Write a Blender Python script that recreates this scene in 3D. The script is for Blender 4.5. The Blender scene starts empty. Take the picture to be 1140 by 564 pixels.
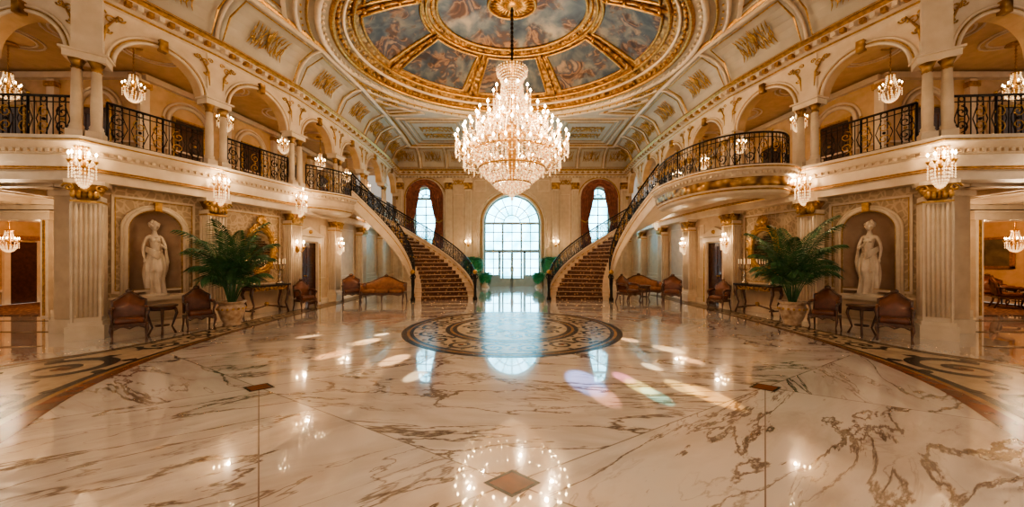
import bpy, math, random
from mathutils import Vector, Matrix
R = random.Random(7)
pi = math.pi
F = 377.0
CAMH = 1.6
sc = bpy.context.scene
try: sc.view_settings.look = 'AgX - Medium High Contrast'
except Exception: pass

# ------------------------------------------------------------ materials
MATS = {}
def nt(name):
    m = bpy.data.materials.new(name); m.use_nodes = True
    n = m.node_tree; b = n.nodes['Principled BSDF']
    MATS[name] = m
    return m, n, b
def ramp(n, stops, interp='LINEAR'):
    r = n.nodes.new('ShaderNodeValToRGB'); cr = r.color_ramp; cr.interpolation = interp
    while len(cr.elements) < len(stops): cr.elements.new(0.5)
    for e, (p, c) in zip(cr.elements, stops):
        e.position = p; e.color = (c[0], c[1], c[2], 1)
    return r
def coord(n, scale=(1, 1, 1), rot=(0, 0, 0)):
    tc = n.nodes.new('ShaderNodeTexCoord'); mp = n.nodes.new('ShaderNodeMapping')
    mp.inputs['Scale'].default_value = scale; mp.inputs['Rotation'].default_value = rot
    n.links.new(tc.outputs['Object'], mp.inputs['Vector'])
    return mp.outputs['Vector']
def simple(name, c1, c2=None, rough=.5, metal=0, scale=4, bump=0, bscale=30, emit=None, es=0, coat=0, ior=1.5):
    m, n, b = nt(name)
    c2 = c2 or tuple(x * .8 for x in c1)
    v = coord(n)
    no = n.nodes.new('ShaderNodeTexNoise'); no.inputs['Scale'].default_value = scale; no.inputs['Detail'].default_value = 5
    n.links.new(v, no.inputs['Vector'])
    r = ramp(n, [(.3, c2), (.7, c1)])
    n.links.new(no.outputs['Fac'], r.inputs['Fac']); n.links.new(r.outputs['Color'], b.inputs['Base Color'])
    b.inputs['Roughness'].default_value = rough; b.inputs['Metallic'].default_value = metal
    b.inputs['Coat Weight'].default_value = coat; b.inputs['IOR'].default_value = ior
    if bump:
        vo = n.nodes.new('ShaderNodeTexNoise'); vo.inputs['Scale'].default_value = bscale
        n.links.new(v, vo.inputs['Vector'])
        bp = n.nodes.new('ShaderNodeBump'); bp.inputs['Strength'].default_value = bump; bp.inputs['Distance'].default_value = .02
        n.links.new(vo.outputs['Fac'], bp.inputs['Height']); n.links.new(bp.outputs['Normal'], b.inputs['Normal'])
    if emit:
        b.inputs['Emission Color'].default_value = (*emit, 1); b.inputs['Emission Strength'].default_value = es
        m.cycles.emission_sampling = 'NONE'
    return m
simple('cream', (.66, .51, .35), (.55, .41, .27), .45)
simple('cream_light', (.78, .64, .48), (.67, .53, .37), .4)
simple('cream_gallery', (.68, .46, .25), (.56, .36, .18), .6)
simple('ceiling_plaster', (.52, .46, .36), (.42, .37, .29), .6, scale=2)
simple('gold', (.68, .40, .13), (.34, .18, .045), .40, .8, 14)
simple('iron', (.03, .022, .016), (.015, .012, .01), .4, .6)
simple('wood_dark', (.10, .035, .015), (.04, .015, .008), .3, 0, 12, coat=.5)
simple('wood_frame', (.14, .055, .025), (.06, .025, .01), .3, 0, 12, coat=.4)
simple('leather', (.20, .065, .03), (.09, .028, .012), .35, 0, 6, .15, 60)
simple('upholstery', (.32, .14, .055), (.18, .07, .025), .5, 0, 8, .2, 60)
simple('statue_marble', (.84, .70, .55), (.68, .53, .38), .35, 0, 5)
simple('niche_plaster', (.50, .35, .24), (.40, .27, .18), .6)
simple('leaf', (.06, .17, .055), (.02, .075, .03), .4, 0, 6)
simple('leaf_bright', (.04, .36, .13), (.02, .18, .06), .5, 0, 10)
simple('soil', (.05, .03, .02), (.02, .01, .01), .9)
simple('pot_ceramic', (.62, .47, .33), (.30, .17, .09), .3, 0, 9, .2, 20)
simple('silver', (.6, .5, .4), (.4, .3, .2), .25, .9)
simple('mirror_glass', (.75, .72, .66), (.7, .68, .6), .03, 1)
simple('candle', (.85, .75, .6), (.8, .7, .5), .5, emit=(1, .6, .3), es=.6)
simple('crystal', (.9, .8, .65), (.8, .6, .4), .12, 0, 9, emit=(1, .64, .32), es=1.2)  # sparkle put in as emission; the crystal itself is no light source
simple('crystal_clear', (.85, .72, .55), (.55, .38, .24), .1, 0, 30, emit=(1, .60, .28), es=.35)  # same built-in sparkle as emission, dimmer
simple('flame', (1, .8, .5), (1, .7, .4), .5, emit=(1, .70, .36), es=60)
simple('curtain', (.34, .12, .075), (.17, .055, .035), .7, 0, 6)
simple('tassel_gold', (.5, .3, .1), (.35, .2, .06), .6, 0, 9)
simple('inlay_dark', (.022, .02, .016), (.045, .033, .024), .25, 0, 6, ior=1.3)
simple('inlay_red', (.26, .08, .03), (.12, .045, .02), .22, 0, 5, ior=1.3)
simple('inlay_cream', (.54, .41, .27), (.38, .28, .18), .22, 0, 5, ior=1.3)
simple('inlay_gold', (.38, .21, .085), (.24, .13, .055), .22, 0, 5, ior=1.3)
simple('joint', (.30, .24, .20), (.24, .19, .16), .15)
simple('white_paint', (.34, .42, .42), (.28, .36, .36), .45)
simple('stair_marble', (.66, .51, .35), (.55, .41, .27), .3)
simple('canvas', (.20, .16, .10), (.05, .05, .04), .5, 0, 3)

def carpet():
    m, n, b = nt('carpet')
    v = coord(n)
    w = n.nodes.new('ShaderNodeTexVoronoi'); w.inputs['Scale'].default_value = 9
    n.links.new(v, w.inputs['Vector'])
    r = ramp(n, [(0, (.50, .32, .18)), (.22, (.34, .19, .09)), (.35, (.11, .045, .025)), (1, (.07, .028, .016))])
    n.links.new(w.outputs['Distance'], r.inputs['Fac']); n.links.new(r.outputs['Color'], b.inputs['Base Color'])
    b.inputs['Roughness'].default_value = .9
carpet()

def damask():
    m, n, b = nt('damask')
    v = coord(n, (1, 1, .8))
    no = n.nodes.new('ShaderNodeTexNoise'); no.inputs['Scale'].default_value = 3
    n.links.new(v, no.inputs['Vector'])
    mx = n.nodes.new('ShaderNodeMix'); mx.data_type = 'VECTOR'; mx.inputs['Factor'].default_value = .12
    n.links.new(v, mx.inputs[4]); n.links.new(no.outputs['Color'], mx.inputs[5])
    w = n.nodes.new('ShaderNodeTexVoronoi'); w.inputs['Scale'].default_value = 9; w.feature = 'DISTANCE_TO_EDGE'
    n.links.new(mx.outputs[1], w.inputs['Vector'])
    r = ramp(n, [(0, (.62, .47, .30)), (.09, (.56, .41, .25)), (.14, (.42, .30, .18)), (1, (.48, .35, .21))])
    n.links.new(w.outputs['Distance'], r.inputs['Fac']); n.links.new(r.outputs['Color'], b.inputs['Base Color'])
    b.inputs['Roughness'].default_value = .5
damask()

def gold_ornate():
    m, n, b = nt('gold_ornate')
    v = coord(n)
    w = n.nodes.new('ShaderNodeTexVoronoi'); w.inputs['Scale'].default_value = 7; w.feature = 'SMOOTH_F1'
    n.links.new(v, w.inputs['Vector'])
    r = ramp(n, [(.1, (.64, .40, .15)), (.45, (.36, .19, .06)), (.7, (.12, .055, .02))])  # recess shade put into the colour: gold darkens where the relief dips
    n.links.new(w.outputs['Distance'], r.inputs['Fac']); n.links.new(r.outputs['Color'], b.inputs['Base Color'])
    b.inputs['Roughness'].default_value = .42; b.inputs['Metallic'].default_value = .6
    bp = n.nodes.new('ShaderNodeBump'); bp.inputs['Strength'].default_value = .8; bp.inputs['Distance'].default_value = .06; bp.invert = True
    n.links.new(w.outputs['Distance'], bp.inputs['Height']); n.links.new(bp.outputs['Normal'], b.inputs['Normal'])
gold_ornate()

def mural(name, stops, seed, scale, stops2):
    m, n, b = nt(name)
    v = coord(n, (1, 1, 1), (0, 0, seed))
    no = n.nodes.new('ShaderNodeTexNoise'); no.inputs['Scale'].default_value = scale; no.inputs['Detail'].default_value = 7
    no.inputs['Roughness'].default_value = .5; no.inputs['Distortion'].default_value = .5
    n.links.new(v, no.inputs['Vector'])
    r = ramp(n, stops)
    n.links.new(no.outputs['Fac'], r.inputs['Fac'])
    v2 = coord(n, (1, 1, 1), (0, 0, seed + 2))
    n2 = n.nodes.new('ShaderNodeTexNoise'); n2.inputs['Scale'].default_value = scale * .8; n2.inputs['Detail'].default_value = 6; n2.inputs['Distortion'].default_value = 1.4
    n.links.new(v2, n2.inputs['Vector'])
    r2 = ramp(n, stops2); n.links.new(n2.outputs['Fac'], r2.inputs['Fac'])
    n3 = n.nodes.new('ShaderNodeTexNoise'); n3.inputs['Scale'].default_value = scale * .9; n3.inputs['Detail'].default_value = 4
    n.links.new(v2, n3.inputs['Vector'])
    mr = n.nodes.new('ShaderNodeMapRange'); mr.inputs['From Min'].default_value = .48; mr.inputs['From Max'].default_value = .56
    n.links.new(n3.outputs['Fac'], mr.inputs['Value'])
    mx = n.nodes.new('ShaderNodeMix'); mx.data_type = 'RGBA'
    n.links.new(mr.outputs[0], mx.inputs['Factor']); n.links.new(r.outputs['Color'], mx.inputs[6]); n.links.new(r2.outputs['Color'], mx.inputs[7])
    n.links.new(mx.outputs[2], b.inputs['Base Color'])
    b.inputs['Roughness'].default_value = .6
SKY = [(.3, (.03, .045, .07)), (.45, (.075, .105, .135)), (.55, (.16, .18, .19)), (.66, (.32, .29, .24)), (.75, (.42, .36, .27))]
FIG = [(.36, (.03, .02, .02)), (.45, (.13, .065, .035)), (.5, (.34, .20, .12)), (.54, (.10, .06, .05)), (.6, (.06, .07, .09)), (.68, (.40, .27, .18))]
mural('mural_sky', SKY, .4, 1.0, FIG)
mural('mural_figures', [(p, tuple(x * .6 for x in c)) for p, c in SKY], 1.7, 1.5, [(p, tuple(x * .7 for x in c)) for p, c in FIG])

def floor_mat():
    m, n, b = nt('marble_floor')
    L = n.links
    tc = n.nodes.new('ShaderNodeTexCoord')
    def dot(vec, off):
        d = n.nodes.new('ShaderNodeVectorMath'); d.operation = 'DOT_PRODUCT'
        L.new(tc.outputs['Object'], d.inputs[0]); d.inputs[1].default_value = vec
        a = n.nodes.new('ShaderNodeMath'); a.operation = 'ADD'; a.inputs[1].default_value = off
        L.new(d.outputs['Value'], a.inputs[0]); return a.outputs[0]
    def math_(op, a, bb=None):
        q = n.nodes.new('ShaderNodeMath'); q.operation = op
        for i, x in enumerate((a, bb)):
            if x is None: continue
            if isinstance(x, (int, float)): q.inputs[i].default_value = x
            else: L.new(x, q.inputs[i])
        return q.outputs[0]
    I = dot((1 / 6.4, 1 / 3.68, 0), -2.44 / 3.68)
    J = dot((-1 / 6.4, 1 / 3.68, 0), -2.44 / 3.68)
    fi, fj = math_('FLOOR', I), math_('FLOOR', J)
    cm = n.nodes.new('ShaderNodeCombineXYZ'); L.new(fi, cm.inputs[0]); L.new(fj, cm.inputs[1])
    wn = n.nodes.new('ShaderNodeTexWhiteNoise'); L.new(cm.outputs[0], wn.inputs['Vector'])
    ofs = n.nodes.new('ShaderNodeVectorMath'); ofs.operation = 'SCALE'; ofs.inputs['Scale'].default_value = 14
    L.new(wn.outputs['Color'], ofs.inputs[0])
    vr = n.nodes.new('ShaderNodeVectorRotate'); vr.rotation_type = 'Z_AXIS'
    L.new(tc.outputs['Object'], vr.inputs['Vector'])
    L.new(math_('ADD', math_('MULTIPLY', wn.outputs['Value'], 1.9), -1.1), vr.inputs['Angle'])
    mp = n.nodes.new('ShaderNodeMapping'); mp.inputs['Scale'].default_value = (.5, 1.8, 1)
    L.new(vr.outputs[0], mp.inputs['Vector'])
    ad = n.nodes.new('ShaderNodeVectorMath'); ad.operation = 'ADD'
    L.new(mp.outputs[0], ad.inputs[0]); L.new(ofs.outputs[0], ad.inputs[1])
    def vein(scale, det, dist, w, rough=.6):
        no = n.nodes.new('ShaderNodeTexNoise'); no.inputs['Scale'].default_value = scale
        no.inputs['Detail'].default_value = det; no.inputs['Distortion'].default_value = dist; no.inputs['Roughness'].default_value = rough
        L.new(ad.outputs[0], no.inputs['Vector'])
        a = math_('ABSOLUTE', math_('SUBTRACT', no.outputs['Fac'], .5))
        mr = n.nodes.new('ShaderNodeMapRange'); mr.inputs['From Min'].default_value = 0; mr.inputs['From Max'].default_value = w
        mr.inputs['To Min'].default_value = 1; mr.inputs['To Max'].default_value = 0
        L.new(a, mr.inputs['Value']); return mr.outputs[0]
    v1 = vein(.85, 8, .5, .017)
    v2 = vein(1.9, 6, .5, .014, .5)
    v3 = vein(.7, 6, .4, .10)
    mask = n.nodes.new('ShaderNodeTexNoise'); mask.inputs['Scale'].default_value = .8; L.new(ad.outputs[0], mask.inputs['Vector'])
    mk = n.nodes.new('ShaderNodeMapRange'); mk.inputs['From Min'].default_value = .44; mk.inputs['From Max'].default_value = .62
    L.new(mask.outputs['Fac'], mk.inputs['Value'])
    mk2 = n.nodes.new('ShaderNodeMapRange'); mk2.inputs['From Min'].default_value = .62; mk2.inputs['From Max'].default_value = .44
    L.new(mask.outputs['Fac'], mk2.inputs['Value'])
    vv = math_('MINIMUM', math_('ADD', math_('ADD', math_('MULTIPLY', v1, math_('ADD', math_('MULTIPLY', mk2.outputs[0], .55), .35)), math_('MULTIPLY', math_('MULTIPLY', v2, mk.outputs[0]), .5)), math_('MULTIPLY', v3, .2)), 1)
    r = ramp(n, [(0, (.84, .77, .71)), (.2, (.68, .60, .54)), (.5, (.36, .29, .25)), (1, (.13, .10, .08))])
    L.new(vv, r.inputs['Fac'])
    def edge(x):
        fr = math_('FRACT', x); return math_('MINIMUM', fr, math_('SUBTRACT', 1, fr))
    e = math_('LESS_THAN', math_('MINIMUM', edge(I), edge(J)), .0022)
    mx = n.nodes.new('ShaderNodeMix'); mx.data_type = 'RGBA'
    L.new(math_('MULTIPLY', e, .65), mx.inputs['Factor']); L.new(r.outputs['Color'], mx.inputs[6]); mx.inputs[7].default_value = (.16, .12, .09, 1)
    L.new(mx.outputs[2], b.inputs['Base Color'])
    b.inputs['Roughness'].default_value = .12; b.inputs['IOR'].default_value = 1.4
    b.inputs['Coat Weight'].default_value = 1; b.inputs['Coat Roughness'].default_value = .02; b.inputs['Coat IOR'].default_value = 1.85
floor_mat()

def window_mat():
    m, n, b = nt('daylit_glass')
    v = coord(n, (1, 1, 1))
    no = n.nodes.new('ShaderNodeTexNoise'); no.inputs['Scale'].default_value = 1.2; no.inputs['Detail'].default_value = 4
    n.links.new(v, no.inputs['Vector'])
    r = ramp(n, [(.35, (.09, .44, .56)), (.6, (.34, .78, 1))])
    n.links.new(no.outputs['Fac'], r.inputs['Fac'])
    b.inputs['Base Color'].default_value = (.3, .4, .45, 1)
    n.links.new(r.outputs['Color'], b.inputs['Emission Color']); b.inputs['Emission Strength'].default_value = 11
    b.inputs['Roughness'].default_value = .1
window_mat()

# ------------------------------------------------------------ mesh builder
class MB:
    def __init__(s, M=None):
        s.v = []; s.f = []; s.m = []; s.s = []; s.mats = []; s.M = M or Matrix()
    def mi(s, name):
        if name not in s.mats: s.mats.append(name)
        return s.mats.index(name)
    def add(s, vs, fs, mat, smooth=False, M=None):
        T = s.M @ M if M is not None else s.M
        o = len(s.v); k = s.mi(mat)
        for p in vs: s.v.append(T @ Vector(p))
        for f in fs:
            s.f.append([i + o for i in f]); s.m.append(k); s.s.append(smooth)
    def box(s, c, d, mat, rz=0, M=None):
        hx, hy, hz = d[0] / 2, d[1] / 2, d[2] / 2
        vs = []
        for z in (-hz, hz):
            for x, y in ((-hx, -hy), (hx, -hy), (hx, hy), (-hx, hy)):
                X = x * math.cos(rz) - y * math.sin(rz); Y = x * math.sin(rz) + y * math.cos(rz)
                vs.append((c[0] + X, c[1] + Y, c[2] + z))
        s.add(vs, [(3, 2, 1, 0), (4, 5, 6, 7), (0, 1, 5, 4), (1, 2, 6, 5), (2, 3, 7, 6), (3, 0, 4, 7)], mat, False, M)
    def lathe(s, prof, c, seg, mat, smooth=True, M=None, flute=0, arc=None, cap=True):
        vs = []; fs = []
        for (r, z) in prof:
            for i in range(seg):
                a = 2 * pi * i / seg
                rr = r * (1 - flute * (i % 2))
                vs.append((c[0] + rr * math.cos(a), c[1] + rr * math.sin(a), c[2] + z))
        for j in range(len(prof) - 1):
            for i in range(seg):
                k = (i + 1) % seg
                fs.append((j * seg + i, j * seg + k, (j + 1) * seg + k, (j + 1) * seg + i))
        if cap:
            fs.append(tuple(range(seg))[::-1]); fs.append(tuple(range((len(prof) - 1) * seg, len(prof) * seg)))
        s.add(vs, fs, mat, smooth, M)
    def tube(s, pts, rad, mat, seg=6, closed=False, smooth=True, M=None, flat=1.0):
        pts = [Vector(p) for p in pts]; n = len(pts)
        if n < 2: return
        vs = []; fs = []; prev = None
        for i in range(n):
            if closed: t = pts[(i + 1) % n] - pts[i - 1]
            else: t = pts[min(i + 1, n - 1)] - pts[max(i - 1, 0)]
            if t.length < 1e-9: t = Vector((0, 0, 1))
            t.normalize()
            if prev is None:
                up = Vector((0, 0, 1)) if abs(t.z) < .9 else Vector((0, 1, 0))
                a = t.cross(up).normalized()
            else:
                a = (prev - t * prev.dot(t))
                if a.length < 1e-6: a = t.orthogonal()
                a.normalize()
            prev = a; b = t.cross(a)
            r = rad[i] if isinstance(rad, (list, tuple)) else rad
            for k in range(seg):
                an = 2 * pi * (k + .5) / seg
                vs.append(pts[i] + a * (r * math.cos(an)) + b * (r * flat * math.sin(an)))
        m = n if closed else n - 1
        for i in range(m):
            j = (i + 1) % n
            for k in range(seg):
                l = (k + 1) % seg
                fs.append((i * seg + k, i * seg + l, j * seg + l, j * seg + k))
        if not closed:
            fs.append(tuple(range(seg))[::-1]); fs.append(tuple(range((n - 1) * seg, n * seg)))
        s.add(vs, fs, mat, smooth, M)
    def rbox(s, c, d, r, mat, M=None, seg=16, rings=8):
        vs = []; fs = []
        for j in range(rings + 1):
            th = pi * j / rings
            th = min(max(th, .001), pi - .001)
            for i in range(seg):
                ph = 2 * pi * (i + .5) / seg
                nx, ny, nz = math.sin(th) * math.cos(ph), math.sin(th) * math.sin(ph), math.cos(th)
                sz = 1 if j < rings / 2 else (-1 if j > rings / 2 else 0)
                vs.append((c[0] + math.copysign(d[0] / 2 - r, nx) + nx * r, c[1] + math.copysign(d[1] / 2 - r, ny) + ny * r, c[2] + sz * (d[2] / 2 - r) + nz * r))
        for j in range(rings):
            for i in range(seg):
                k = (i + 1) % seg
                fs.append((j * seg + i, (j + 1) * seg + i, (j + 1) * seg + k, j * seg + k))
        fs.append(tuple(range(seg))); fs.append(tuple(range(rings * seg, (rings + 1) * seg))[::-1])
        s.add(vs, fs, mat, True, M)
    def ball(s, c, r, mat, seg=10, rings=6, sc3=(1, 1, 1), M=None):
        vs = []; fs = []
        for j in range(rings + 1):
            th = pi * j / rings
            for i in range(seg):
                ph = 2 * pi * i / seg
                vs.append((c[0] + r * sc3[0] * math.sin(th) * math.cos(ph), c[1] + r * sc3[1] * math.sin(th) * math.sin(ph), c[2] + r * sc3[2] * math.cos(th)))
        for j in range(rings):
            for i in range(seg):
                k = (i + 1) % seg
                fs.append((j * seg + i, (j + 1) * seg + i, (j + 1) * seg + k, j * seg + k))
        s.add(vs, fs, mat, True, M)
    def octa(s, c, r, mat, h=None):
        h = h or r
        x, y, z = c
        s.add([(x + r, y, z), (x, y + r, z), (x - r, y, z), (x, y - r, z), (x, y, z + h), (x, y, z - h)],
              [(0, 1, 4), (1, 2, 4), (2, 3, 4), (3, 0, 4), (1, 0, 5), (2, 1, 5), (3, 2, 5), (0, 3, 5)], mat)
    def poly(s, pts, mat):
        s.add(pts, [tuple(range(len(pts)))], mat)
    def prism(s, pts, z0, z1, mat):
        n = len(pts)
        vs = [(p[0], p[1], z0) for p in pts] + [(p[0], p[1], z1) for p in pts]
        fs = [tuple(range(n))[::-1], tuple(range(n, 2 * n))] + [(i, (i + 1) % n, n + (i + 1) % n, n + i) for i in range(n)]
        s.add(vs, fs, mat)
    def sweep(s, path, prof, mat, closed=False, smooth=False, closeprof=False):
        vs = []; fs = []; n = len(path); k = len(prof)
        for i in range(n):
            nn = normal_at(path, i, closed)
            for (o, z) in prof: vs.append((path[i][0] + nn[0] * o, path[i][1] + nn[1] * o, z))
        m = n if closed else n - 1
        for i in range(m):
            j = (i + 1) % n
            for q in range(k if closeprof else k - 1):
                q2 = (q + 1) % k
                fs.append((i * k + q, j * k + q, j * k + q2, i * k + q2))
        s.add(vs, fs, mat, smooth)
    def obj(s, name, loc=(0, 0, 0), rz=0, mesh_only=False):
        me = bpy.data.meshes.new(name)
        me.from_pydata([tuple(v) for v in s.v], [], s.f)
        for nme in s.mats: me.materials.append(MATS[nme])
        me.polygons.foreach_set('material_index', s.m)
        me.polygons.foreach_set('use_smooth', s.s)
        me.update()
        if mesh_only: return me
        return place(me, name, loc, rz)
def place(me, name, loc, rz=0, scale=(1, 1, 1)):
    o = bpy.data.objects.new(name, me); o.location = loc; o.rotation_euler = (0, 0, rz); o.scale = scale
    sc.collection.objects.link(o); return o
def normal_at(path, i, closed=False):
    n = len(path)
    def seg(a, b):
        d = Vector((path[b][0] - path[a][0], path[b][1] - path[a][1])); d.normalize(); return Vector((-d.y, d.x))
    if closed: n1, n2 = seg((i - 1) % n, i), seg(i, (i + 1) % n)
    else:
        n1 = seg(i - 1, i) if i > 0 else seg(i, i + 1)
        n2 = seg(i, i + 1) if i < n - 1 else seg(i - 1, i)
    m = n1 + n2
    m = m / max(.35, m.dot(n1)) if m.length > 1e-6 else n1
    return m
def light(name, kind, loc, energy, col, rad=.1, parent=None, rot=None, size=None, blend=.3):
    l = bpy.data.lights.new(name, kind); l.energy = energy; l.color = col
    if kind in ('POINT', 'SPOT'): l.shadow_soft_size = rad
    if kind == 'SPOT': l.spot_size = size; l.spot_blend = blend
    o = bpy.data.objects.new(name, l); o.location = loc
    if rot is not None: o.rotation_euler = rot
    sc.collection.objects.link(o)
    if parent:
        bpy.context.view_layer.update()
        o.parent = parent; o.matrix_parent_inverse = parent.matrix_world.inverted()
    return o
WARM = (1, .71, .44)

def spiral(c, r0, turns, a0, sgn, n=22, rmin=.12):
    out = []
    for i in range(n):
        t = i / (n - 1)
        r = r0 * (1 - (1 - rmin) * t); a = a0 + sgn * turns * 2 * pi * t
        out.append((c[0] + r * math.cos(a), c[1] + r * math.sin(a)))
    return out
def scroll_motif(mb, fn, w, h, mat, rad):
    for sx in (-1, 1):
        for (cx, cy, r, sg) in ((.26, 0, .2, 1), (.62, .05, .17, -1), (.9, -.02, .1, 1)):
            pts = spiral((cx * w / 2 * 1.0, cy * h), r * min(w, h * 1.8), 1.2, pi * 1.1 if sg > 0 else -.1, sg, 14)
            mb.tube([fn(sx * x, y) for x, y in pts], [rad * (1 - .5 * i / 14) for i in range(14)], mat, 4)
        mb.tube([fn(sx * w * .5 * t, h * .28 * math.sin(t * 7)) for t in [i / 12 for i in range(13)]], rad * .8, mat, 4)
        for q in range(4):
            u = w * (.12 + .11 * q)
            mb.tube([fn(sx * u, h * .1), fn(sx * (u + .03 * w), h * .3), fn(sx * (u + .07 * w), h * .42)], [rad * .5, rad * 1.2, rad * .3], mat, 4)
            mb.tube([fn(sx * u, -h * .1), fn(sx * (u + .03 * w), -h * .28), fn(sx * (u + .07 * w), -h * .38)], [rad * .5, rad * 1.2, rad * .3], mat, 4)
    for k in range(5):
        a = pi / 2 + (k - 2) * .45
        mb.tube([fn(0, -h * .25), fn(math.cos(a) * h * .28, -h * .1 + math.sin(a) * h * .3), fn(math.cos(a) * h * .33, -.1 * h + math.sin(a) * h * .58)], [rad * .7, rad * 1.5, rad * .4], mat, 4)

# ------------------------------------------------------------ plan
N = [(15.5, 6.55), (13.2, 6.7), (10.95, 6.85), (8.73, 7.0), (7.95, 9.0), (7.34, 11.3), (7.14, 13.6), (7.1, 15.9), (7.15, 18.5), (7.4, 21.5)]
BACK = [(18, 9.7), (10.6, 9.7), (10.15, 12.0), (9.9, 14.0), (9.9, 21.5)]
Z1, ZE, ZSP, ZC, ZCEIL = 4.05, 3.22, 5.8, 7.3, 8.5
FARY = 21.5
PATH = N + [(-x, y) for x, y in reversed(N)]
def mir(s): return Matrix.Diagonal((s, 1, 1, 1))
def bayM(s, a, b):
    P, Q = Vector(N[a] + (0,)), Vector(N[b] + (0,))
    d = (Q - P); L = d.length; d.normalize(); n = Vector((-d.y, d.x, 0))
    M = Matrix(((d.x, n.x, 0, P.x), (d.y, n.y, 0, P.y), (0, 0, 1, 0), (0, 0, 0, 1)))
    return mir(s) @ M, L

def wall_holes(mb, u0, u1, z0, z1, w, holes, mat, thick=0, jamb=None):
    cur = u0
    def q(a, b, c, d): mb.add([(a, w, c), (b, w, c), (b, w, d), (a, w, d)], [(0, 1, 2, 3)], mat)
    for (uc, h, zb, zs, arch) in sorted(holes):
        q(cur, uc - h, z0, z1)
        if zb > z0: q(uc - h, uc + h, z0, zb)
        if arch:
            k = 24; pts = [(uc - h * math.cos(pi * i / k), zs + h * math.sin(pi * i / k)) for i in range(k + 1)]
        else: pts = [(uc - h, zs), (uc + h, zs)]
        for i in range(len(pts) - 1):
            (a, za), (b, zb2) = pts[i], pts[i + 1]
            mb.add([(a, w, za), (b, w, zb2), (b, w, z1), (a, w, z1)], [(0, 1, 2, 3)], mat)
        if thick:
            out = [(uc - h, zb)] + pts + [(uc + h, zb)]
            for i in range(len(out) - 1):
                (a, za), (b, zb2) = out[i], out[i + 1]
                mb.add([(a, w, za), (b, w, zb2), (b, w - thick, zb2), (a, w - thick, za)], [(0, 1, 2, 3)], jamb or mat, True)
            if zb > z0: mb.add([(uc - h, w, zb), (uc + h, w, zb), (uc + h, w - thick, zb), (uc - h, w - thick, zb)], [(0, 1, 2, 3)], jamb or mat)
        cur = uc + h
    q(cur, u1, z0, z1)
def arch_pts(uc, h, zb, zs, w, k=24):
    return [(uc - h, w, zb)] + [(uc - h * math.cos(pi * i / k), w, zs + h * math.sin(pi * i / k)) for i in range(k + 1)] + [(uc + h, w, zb)]
def rect_frame(mb, u0, u1, z0, z1, w, t, mat):
    for a, b in (((u0, z0), (u1, z0)), ((u1, z0), (u1, z1)), ((u1, z1), (u0, z1)), ((u0, z1), (u0, z0))):
        c = ((a[0] + b[0]) / 2, w, (a[1] + b[1]) / 2)
        mb.box(c, (abs(a[0] - b[0]) + t, t * .8, abs(a[1] - b[1]) + t), mat)

# ------------------------------------------------------------ floor
mb = MB(); mb.poly([(-18, -6, 0), (18, -6, 0), (18, 23, 0), (-18, 23, 0)], 'marble_floor'); mb.obj('floor')

def interp(pts, t):
    n = len(pts) - 1; x = t * n; i = min(int(x), n - 1); f = x - i
    p0, p1, p2, p3 = pts[max(i - 1, 0)], pts[i], pts[i + 1], pts[min(i + 2, n)]
    return tuple(.5 * ((2 * b) + (-a + c) * f + (2 * a - 5 * b + 4 * c - d) * f * f + (-a + 3 * b - 3 * c + d) * f ** 3) for a, b, c, d in zip(p0, p1, p2, p3))
INN = [(3.0, .9), (4.5, 3.0), (5.4, 4.4), (6.0, 6.2), (6.3, 8.6), (6.35, 11), (6.35, 13), (6.4, 16)]
OUT = [(8.0, 2.0), (8.3, 4.0), (7.8, 5.2), (7.2, 6.3), (7.05, 8.8), (7.0, 11), (7.0, 13), (7.0, 16)]
def bandpt(t, v): 
    a, b = interp(INN, t), interp(OUT, t); return (a[0] + (b[0] - a[0]) * v, a[1] + (b[1] - a[1]) * v)
def ribbon(mb, fn, pts, w, z, mat):
    vs = []; n = len(pts)
    for i in range(n):
        a, b = Vector(pts[max(i - 1, 0)]), Vector(pts[min(i + 1, n - 1)])
        d = (b - a); d = d.normalized() if d.length > 1e-8 else Vector((1, 0)); ww = w[i] if isinstance(w, list) else w
        nn = Vector((-d.y, d.x)) * ww; p = Vector(pts[i])
        vs += [(p.x + nn.x, p.y + nn.y, z), (p.x - nn.x, p.y - nn.y, z)]
    mb.add(vs, [(2 * i, 2 * i + 1, 2 * i + 3, 2 * i + 2) for i in range(n - 1)], mat)
def inlay_scroll(mb, A, r, sg, z):
    ribbon(mb, None, spiral(A, r, 1.5, sg * .4, sg, 40), [r * .15 * (1 - .4 * i / 40) for i in range(40)], z, 'inlay_dark')
    for q in range(7):
        an = q * 2 * pi / 7 + .5
        dv = Vector((math.cos(an), math.sin(an))); tv = Vector((-dv.y, dv.x)) * sg
        ribbon(mb, None, [A + dv * r * .98, A + dv * r * 1.14 + tv * r * .08, A + dv * r * 1.26 + tv * r * .25], [r * .05, r * .15, r * .01], z + .0004, 'inlay_dark')
    ribbon(mb, None, [A + Vector((math.cos(a), math.sin(a))) * r * .08 for a in [2 * pi * i / 12 for i in range(13)]], r * .08, z + .0008, 'inlay_red')
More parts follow.
